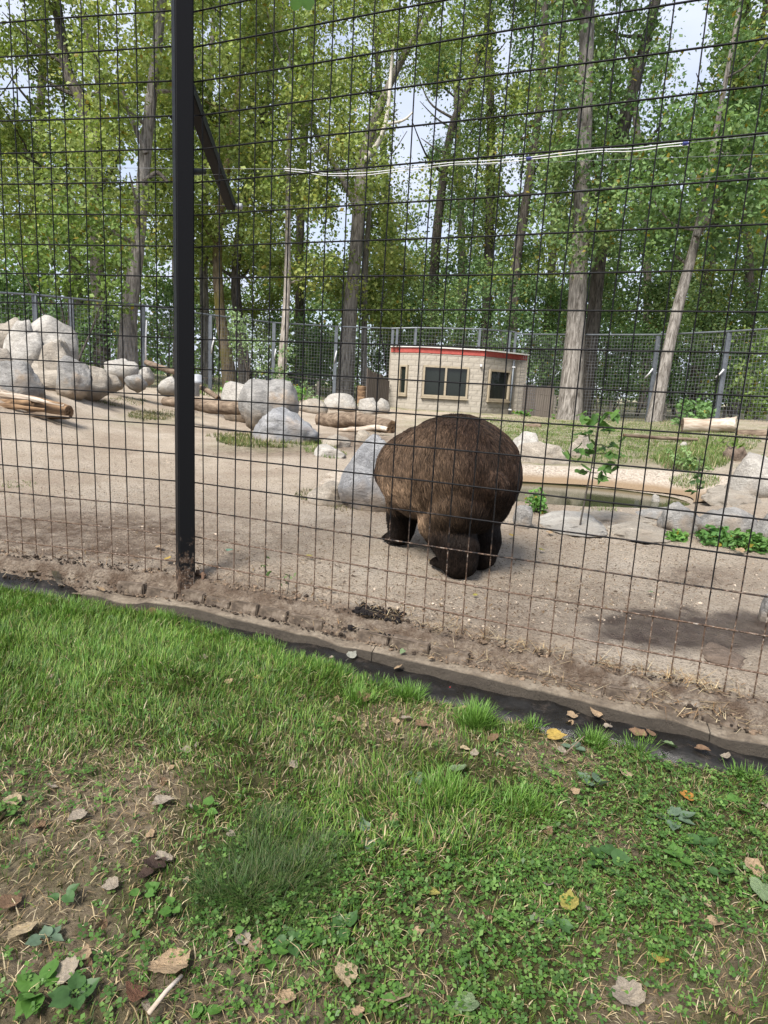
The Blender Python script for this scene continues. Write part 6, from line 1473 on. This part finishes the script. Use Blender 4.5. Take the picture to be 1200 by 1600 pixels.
# scraps of leaf all over the lawn, too alike to tell apart
Q = lawn_points(150)
for q in Q[:130]:
    u_, v2 = proj(np.array([[q[0], q[1], 0.0]]))
    if not (0 < u_[0] < 1200 and 900 < v2[0] < 1600): continue
    leaf_thing(float(u_[0]), float(v2[0]), rng.uniform(7, 13)*(.6+v2[0]/1500), random.choice(['tan', 'brown', 'grey', 'tan', 'brown', 'cream', 'grey']), 'small dry scrap of leaf caught among the grass blades', .4, .5, None, .006, 'dry leaf scraps in the lawn', 'leaf_scrap')
# red berries on the mud
berry_m = simple('red_berry', [(.3, (.35, .012, .02)), (.7, (.5, .03, .035))], 5, .3)
for u, v_, lb in [(678, 1049, 'red berry on the gutter mud beside the tan leaf'), (703, 1077, 'red berry alone on the mud patch below the gutter')]:
    c = _hit0(u, v_, -.03); V, F = tube([(0, 0, -.006), (0, 0, -.004), (0, 0, .0), (0, 0, .004), (0, 0, .006)], [.001, .0045, .006, .0045, .001], 8)
    tag(obj('berry', mesh_arr('berry', V, F, smooth=True), berry_m, None, (c[0], c[1], -.024)), lb, 'berry')
# stick across the big tan leaf, twig
c0 = _hit0(232, 1592, .0); c1 = _hit0(284, 1534, .0)
V, F = tube([(0, 0, .012), ((c1[0]-c0[0])*.5, (c1[1]-c0[1])*.5, .02), (c1[0]-c0[0], c1[1]-c0[1], .016)], [.005, .0048, .004], 7, wob=.2)
tag(obj('stick', mesh_arr('stick', V, F, smooth=True), M['log_pale'], None, (c0[0], c0[1], 0.0)), 'pale straight stick lying against the largest tan leaf', 'stick')
c0 = _hit0(880, 1182, .0); c1 = _hit0(912, 1158, .0)
V, F = tube([(0, 0, .006), (c1[0]-c0[0], c1[1]-c0[1], .02)], [.003, .002], 6); tag(obj('twig', mesh_arr('twig', V, F), M['log'], None, (c0[0], c0[1], 0)), 'short dark twig beside the large yellow leaf', 'twig')
# pale edge of a stone slab in the bottom left corner
c0 = _hit0(-40, 1640, .0)
me = bev_box('stone_edging', (.16, .5, .07), .008); tag(obj('stone_edging', me, M['kerb'], None, (c0[0]-.055, c0[1]-.16, .02), (0, 0, radians(52))), 'pale smooth stone edging just entering the lower left corner', 'edging')

# ------------------------------------------------------------------ straw, clods and weeds along the foot of the wire
def strip_pts(n, s0, s1, t0, t1):
    s = rng.uniform(s0, s1, n); t = rng.uniform(t0, t1, n); XY = FL(s, t); z = np.where(t > .118, zk(s)+.004, np.where(t > .055, zk(s)+.03, zb(s)-.015))
    return np.concatenate([XY, z[:, None]], 1), s
parts = []
for s0, s1, n in [(-.05, 1.1, 260), (1.1, 1.9, 800), (1.9, 2.9, 1300), (2.9, 4.2, 700), (-3, -.05, 200)]:
    P, s = strip_pts(n, s0, s1, -.07, .15); n = len(P); P[:, 2] += rng.uniform(0, .03, n)
    P = P[fbm(P, 3, 7)+rng.uniform(-.35, .35, n) > 0]; n = len(P)
    parts.append(blades(P, rng.uniform(.03, .14, n)*rng.uniform(.5, 1, n), rng.uniform(.0018, .0042, n), rng.uniform(0, 2*pi, n), rng.uniform(.9, 1.45, n), pal_pick([(.40, .30, .17), (.50, .40, .25), (.28, .19, .11), (.55, .46, .31), (.18, .12, .075), (.33, .20, .10)], n), 1))
join_blades('straw', 'dry straw caught along the foot of the wire fence', parts, M['litter'])
# loose clods and gravel: small rough stones joined as stuff
def clods(P, size, cols, name, label):
    bm = bmesh.new(); bmesh.ops.create_icosphere(bm, subdivisions=1, radius=1); base = np.array([v_.co for v_ in bm.verts]); bm.faces.ensure_lookup_table(); tri = np.array([[v_.index for v_ in f.verts] for f in bm.faces]); bm.free()
    n = len(P); k = len(base); sc = size[:, None, None]*rng.uniform(.55, 1.3, (n, 1, 3))
    V = (base[None]*(1+rng.normal(0, .18, (n, k, 1)))*sc*np.array([1, 1, .7])+P[:, None]).reshape(-1, 3)
    F = (tri[None]+(np.arange(n)*k)[:, None, None]).reshape(-1, 3)
    ob = obj(name, mesh_arr(name, V, F, np.repeat(cols, k, 0)), M['clod']); ob['kind'] = 'stuff'; ob['label'] = label
M['clod'] = attr_mat('clod', .95, 90, .6, .006, .15, .3, 80)
P, s = strip_pts(4800, -3.2, 4.0, -.10, .165); n = len(P); sz = rng.uniform(.0015, .008, n)*np.where(rng.uniform(0, 1, n) < .08, 2.2, 1)
dk = fbm(P, 3, 6)[:, None] > -.02
clods(P+np.array([0, 0, .002]), sz, np.where(dk, np.array([[.04, .03, .023]]), np.array([[.16, .115, .08]]))*rng.uniform(.6, 1.3, (n, 1)), 'soil_crumbs', 'crumbs of soil and grit along the kerb')
P, s = strip_pts(260, .95, 1.2, -.10, .10); n = len(P); clods(P+[0, 0, .012], rng.uniform(.004, .016, n), np.tile([[.012, .010, .010]], (n, 1)), 'black_muck', 'black muck clump at the wire under the bear')
# grit scattered over the sand
g = []
for u, v_, ru, rv, n in [(600, 900, 620, 90, 2800), (500, 760, 520, 90, 1700), (180, 720, 220, 60, 400), (1000, 890, 260, 60, 500)]: g.append(scatter_px(u, v_, ru, rv, n))
P = np.concatenate(g); tq, sq = fence_t(P[:, 0], P[:, 1]); P = P[tq < -.03]; P[:, 2] = ground(P[:, 0], P[:, 1])+.002; n = len(P)
clods(P, rng.uniform(.002, .006, n)*np.where(rng.uniform(0, 1, n) < .03, 2.2, 1), pal_pick([(.34, .27, .20), (.44, .36, .28), (.20, .15, .11), (.10, .075, .055), (.40, .33, .26)], n), 'grit', 'grit and small stones scattered on the sand')

g = [scatter_px(u, v_, ru, rv, n) for u, v_, ru, rv, n in [(600, 850, 640, 120, 5000), (150, 720, 220, 70, 1200), (560, 780, 80, 30, 500), (430, 705, 120, 14, 500), (1000, 830, 200, 30, 900)]]
P = np.concatenate(g); tq, sq = fence_t(P[:, 0], P[:, 1]); P = P[tq < -.03]; P[:, 2] = ground(P[:, 0], P[:, 1])+.004; n = len(P)
join_blades('wood_chips', 'chips of bark, straw and leaf scraps on the sand', [blades(P, rng.uniform(.01, .05, n), rng.uniform(.002, .009, n), rng.uniform(0, 2*pi, n), rng.uniform(1.35, 1.75, n), pal_pick([(.10, .06, .035), (.16, .10, .06), (.07, .045, .03), (.30, .21, .11), (.24, .15, .07)], n), 1)], M['litter'])

# ------------------------------------------------------------------ rough grass inside the yard
def turf(u, v_, ru, rv, n, L0, pal, w=.006, dead=.15):
    P = scatter_px(u, v_, ru, rv, n); P[:, 2] = ground(P[:, 0], P[:, 1])
    k = fbm(P*np.array([1, 1, 0]), 3, 2.2); P = P[rng.uniform(0, 1, len(P)) < .65+.9*k]; n = len(P); d = rng.uniform(0, 1, n) < dead
    c = pal_pick(pal, n); c[d] = pal_pick(STRAW, d.sum())
    return blades(P, L0*rng.uniform(.5, 1.3, n), np.full(n, w)*rng.uniform(.6, 1.4, n)*(.5+P[:, 1]/14), rng.uniform(0, 2*pi, n), np.abs(rng.normal(.6, .4, n)), c, 2)
YG = [(.10, .18, .03), (.14, .22, .04), (.09, .16, .03), (.17, .22, .06)]
parts = [turf(960, 690, 230, 34, 26000, .055, YG), turf(790, 668, 120, 16, 8000, .05, YG), turf(420, 690, 82, 11, 5200, .07, [(.08, .12, .025), (.11, .15, .035), (.14, .16, .05)], .007), turf(380, 684, 60, 5, 1500, .07, OLIVE, .007),
         turf(500, 702, 26, 10, 900, .06, YG), turf(520, 712, 22, 6, 500, .05, YG), turf(240, 648, 40, 8, 1500, .05, OLIVE), turf(190, 628, 40, 6, 900, .05, OLIVE), turf(225, 596, 40, 10, 1200, .07, YG), turf(130, 617, 40, 5, 700, .05, OLIVE),
         turf(560, 785, 60, 16, 1500, .045, OLIVE), turf(500, 776, 40, 10, 500, .045, OLIVE), turf(1080, 720, 60, 18, 3800, .10, [(.09, .16, .03), (.12, .19, .04), (.16, .21, .07)]), turf(1120, 700, 40, 18, 1500, .09, YG), turf(745, 660, 40, 8, 900, .06, YG), turf(1085, 755, 40, 12, 1300, .08, YG),
         turf(30, 756, 30, 5, 200, .03, YG), turf(935, 800, 30, 7, 300, .05, YG), turf(1150, 835, 60, 16, 900, .06, [(.05, .10, .02), (.07, .13, .025)]), turf(1000, 628, 200, 16, 2600, .22, [(.10, .17, .03), (.08, .14, .03)], .012, .05), turf(560, 610, 80, 14, 1200, .22, [(.12, .20, .035), (.10, .17, .03)], .012, .05),
         turf(340, 605, 60, 16, 900, .2, [(.12, .20, .035), (.10, .17, .03)], .012, .05)]
join_blades('yard_grass', 'patchy rough grass inside the bear yard', parts, M['grass'])
# leafy weeds by rocks: clusters of small leaves, each plant its own thing
def weedy(u, v_, w, h, n, pal, label, size=.03, y=None):
    b_ = gp(u, v_) if y is None else at_y(u, v_, y); s_ = b_[1]/FPX
    t = empty('weed_clump', label, 'plant', tuple(b_)); C = []
    for k in range(n): C.append(b_+np.array([rng.normal(0, w*.3)*s_, rng.normal(0, w*.25)*s_, abs(rng.normal(.5, .3))*h*s_]))
    leaves(np.array(C), np.full(n, .05+.004*w*s_), 12, size, pal, 'foliage', t, 0, 0); 
    V, F = merge([tube([b_, b_*.5+c*.5+[0, 0, .01], c], [.004, .003, .002], 5) for c in C[:8]]); obj('stem', mesh_arr('stem', V-b_, F), M['bark_dark'], t)
MG = [(.06, .12, .022), (.085, .16, .03), (.12, .20, .04)]
for a in [(838, 800, 26, 30, 30, MG, 'bright leafy weed between the bear and the pond edge', .035), (1120, 850, 50, 20, 60, [(.04, .09, .018), (.06, .12, .025), (.09, .16, .035)], 'dark leafy weeds growing under the overhanging rock', .045), (1175, 860, 40, 24, 50, [(.05, .10, .02), (.08, .14, .03), (.11, .18, .04)], 'green weeds at the right edge below the leaning rock', .045),
          (1055, 845, 20, 12, 20, MG, 'low green weeds left of the dark hollow', .035), (1070, 735, 44, 30, 44, [(.10, .15, .04), (.14, .19, .06), (.18, .22, .08)], 'pale leafy weeds beside the large pale boulder', .04), (1190, 760, 30, 40, 40, MG, 'leafy plant hanging in front of the large pale boulder', .05),
          (362, 617, 26, 16, 36, [(.09, .19, .03), (.12, .24, .04), (.15, .28, .05)], 'bright green plant between the pale rock and the granite boulder', .07), (468, 632, 20, 30, 30, [(.09, .17, .03), (.12, .21, .04), (.15, .25, .05)], 'bright green plant right of the granite boulders', .07), (880, 655, 40, 10, 24, MG, 'low weeds at the foot of the big cottonwood', .08),
          (815, 650, 24, 8, 20, MG, 'green weeds at the right corner of the shelter', .09), (150, 566, 10, 20, 14, [(.12, .17, .06), (.16, .2, .08), (.18, .22, .1)], 'pale spiky plant behind the left rocks', .08), (70, 585, 16, 8, 14, YG+[(.2, .2, .08)], 'yellow green tuft growing on the left boulders', .05), (725, 740+8, 14, 10, 14, MG, 'small green weed at the right rim of the pond', .03)]:
    weedy(*a)
# leafy sapling standing by the pond
def sapling(name, label, path, y, leafspec, size_px, pal, wpx=3):
    pts = [at_y(u, v_, y) for u, v_ in path]; b_ = pts[0].copy(); g_ = gpz(b_[0], b_[1]); b_[2] = g_-.02; pts[0] = b_
    t = empty(name, label, 'sapling', tuple(b_)); P = polyline(pts, 24)
    V, F = tube(P-b_, np.linspace(wpx/2, wpx/4, 24)*y/FPX, 6, cap=False); obj('stem', mesh_arr('stem', V, F, smooth=True), M['bark_dark'], t)
    mesh_v = []
    for k in range(4):
        me = leaf_mesh('leaf', 1, .68, 0, .22, 8, 60+k, .02, .2, .35); tint(me, pal[k % len(pal)], pal[(k+1) % len(pal)], k); me.materials.append(M['leaf']); mesh_v.append(me)
    for u, v_, n, spr in leafspec:
        for _ in range(n):
            p = at_y(u+rng.normal(0, spr), v_+rng.normal(0, spr*.55), y+rng.normal(0, .06)); L = size_px*y/FPX*rng.uniform(.7, 1.15)
            o = obj('leaf', mesh_v[random.randrange(4)], None, t, tuple(p-b_), (rng.normal(-.5, .4), rng.normal(0, .4), rng.uniform(0, 2*pi))); o.scale = (L,)*3
        q = P[np.argmin(np.linalg.norm(P-at_y(u, v_, y), axis=1))]; q2 = at_y(u, v_, y); V, F = tube([q-b_, (q+q2)/2-b_+[0, 0, .012], q2-b_], [.004, .003, .002], 5); obj('twig', mesh_arr('twig', V, F), M['bark_dark'], t)
LP_ = [(.06, .13, .03), (.09, .18, .04), (.12, .22, .05), (.045, .10, .025)]
sapling('poplar_sapling', 'young leafy sapling with large green leaves standing before the pond', [(907, 805), (917, 765), (926, 720), (932, 680), (936, 650)], 5.1, [(935, 655, 12, 12), (955, 652, 5, 7), (912, 682, 5, 9), (948, 672, 6, 9), (900, 708, 7, 9), (918, 700, 3, 7), (952, 700, 6, 9), (960, 712, 5, 7), (905, 738, 5, 7), (950, 738, 8, 9), (945, 745, 3, 6)], 21, LP_, 3)
sapling('thin_sapling', 'thin dark stemmed sapling with few leaves before the pond bank', [(1086, 800), (1089, 770), (1091, 740), (1094, 712)], 5.0, [(1085, 748, 4, 6), (1095, 760, 4, 6), (1080, 770, 4, 6), (1098, 735, 3, 5), (1088, 720, 3, 5)], 12, [(.03, .07, .018), (.045, .09, .022)], 2)
sapling('trailing_sapling', 'thin leafy stem leaning over the brown rock at the right', [(1142, 735), (1146, 712), (1140, 700), (1130, 690)], 5.4, [(1140, 690, 5, 9), (1155, 694, 4, 7), (1128, 690, 3, 6)], 13, [(.10, .16, .03), (.14, .2, .05)], 2)
sapling('weed_stalk', 'small weed growing at the wire right of the post', [(414, 935), (415, 905), (416, 862)], 3.40, [(417, 872, 4, 2), (414, 885, 4, 3), (417, 895, 3, 3)], 7, [(.06, .11, .03), (.09, .14, .04)], 1.6)
sapling('weed_stalk', 'weed with pale hanging leaves at the wire, second from the post', [(448, 945), (450, 920), (452, 902)], 3.30, [(453, 900, 5, 5), (446, 912, 2, 3)], 9, [(.12, .17, .07), (.16, .2, .09)], 1.6)
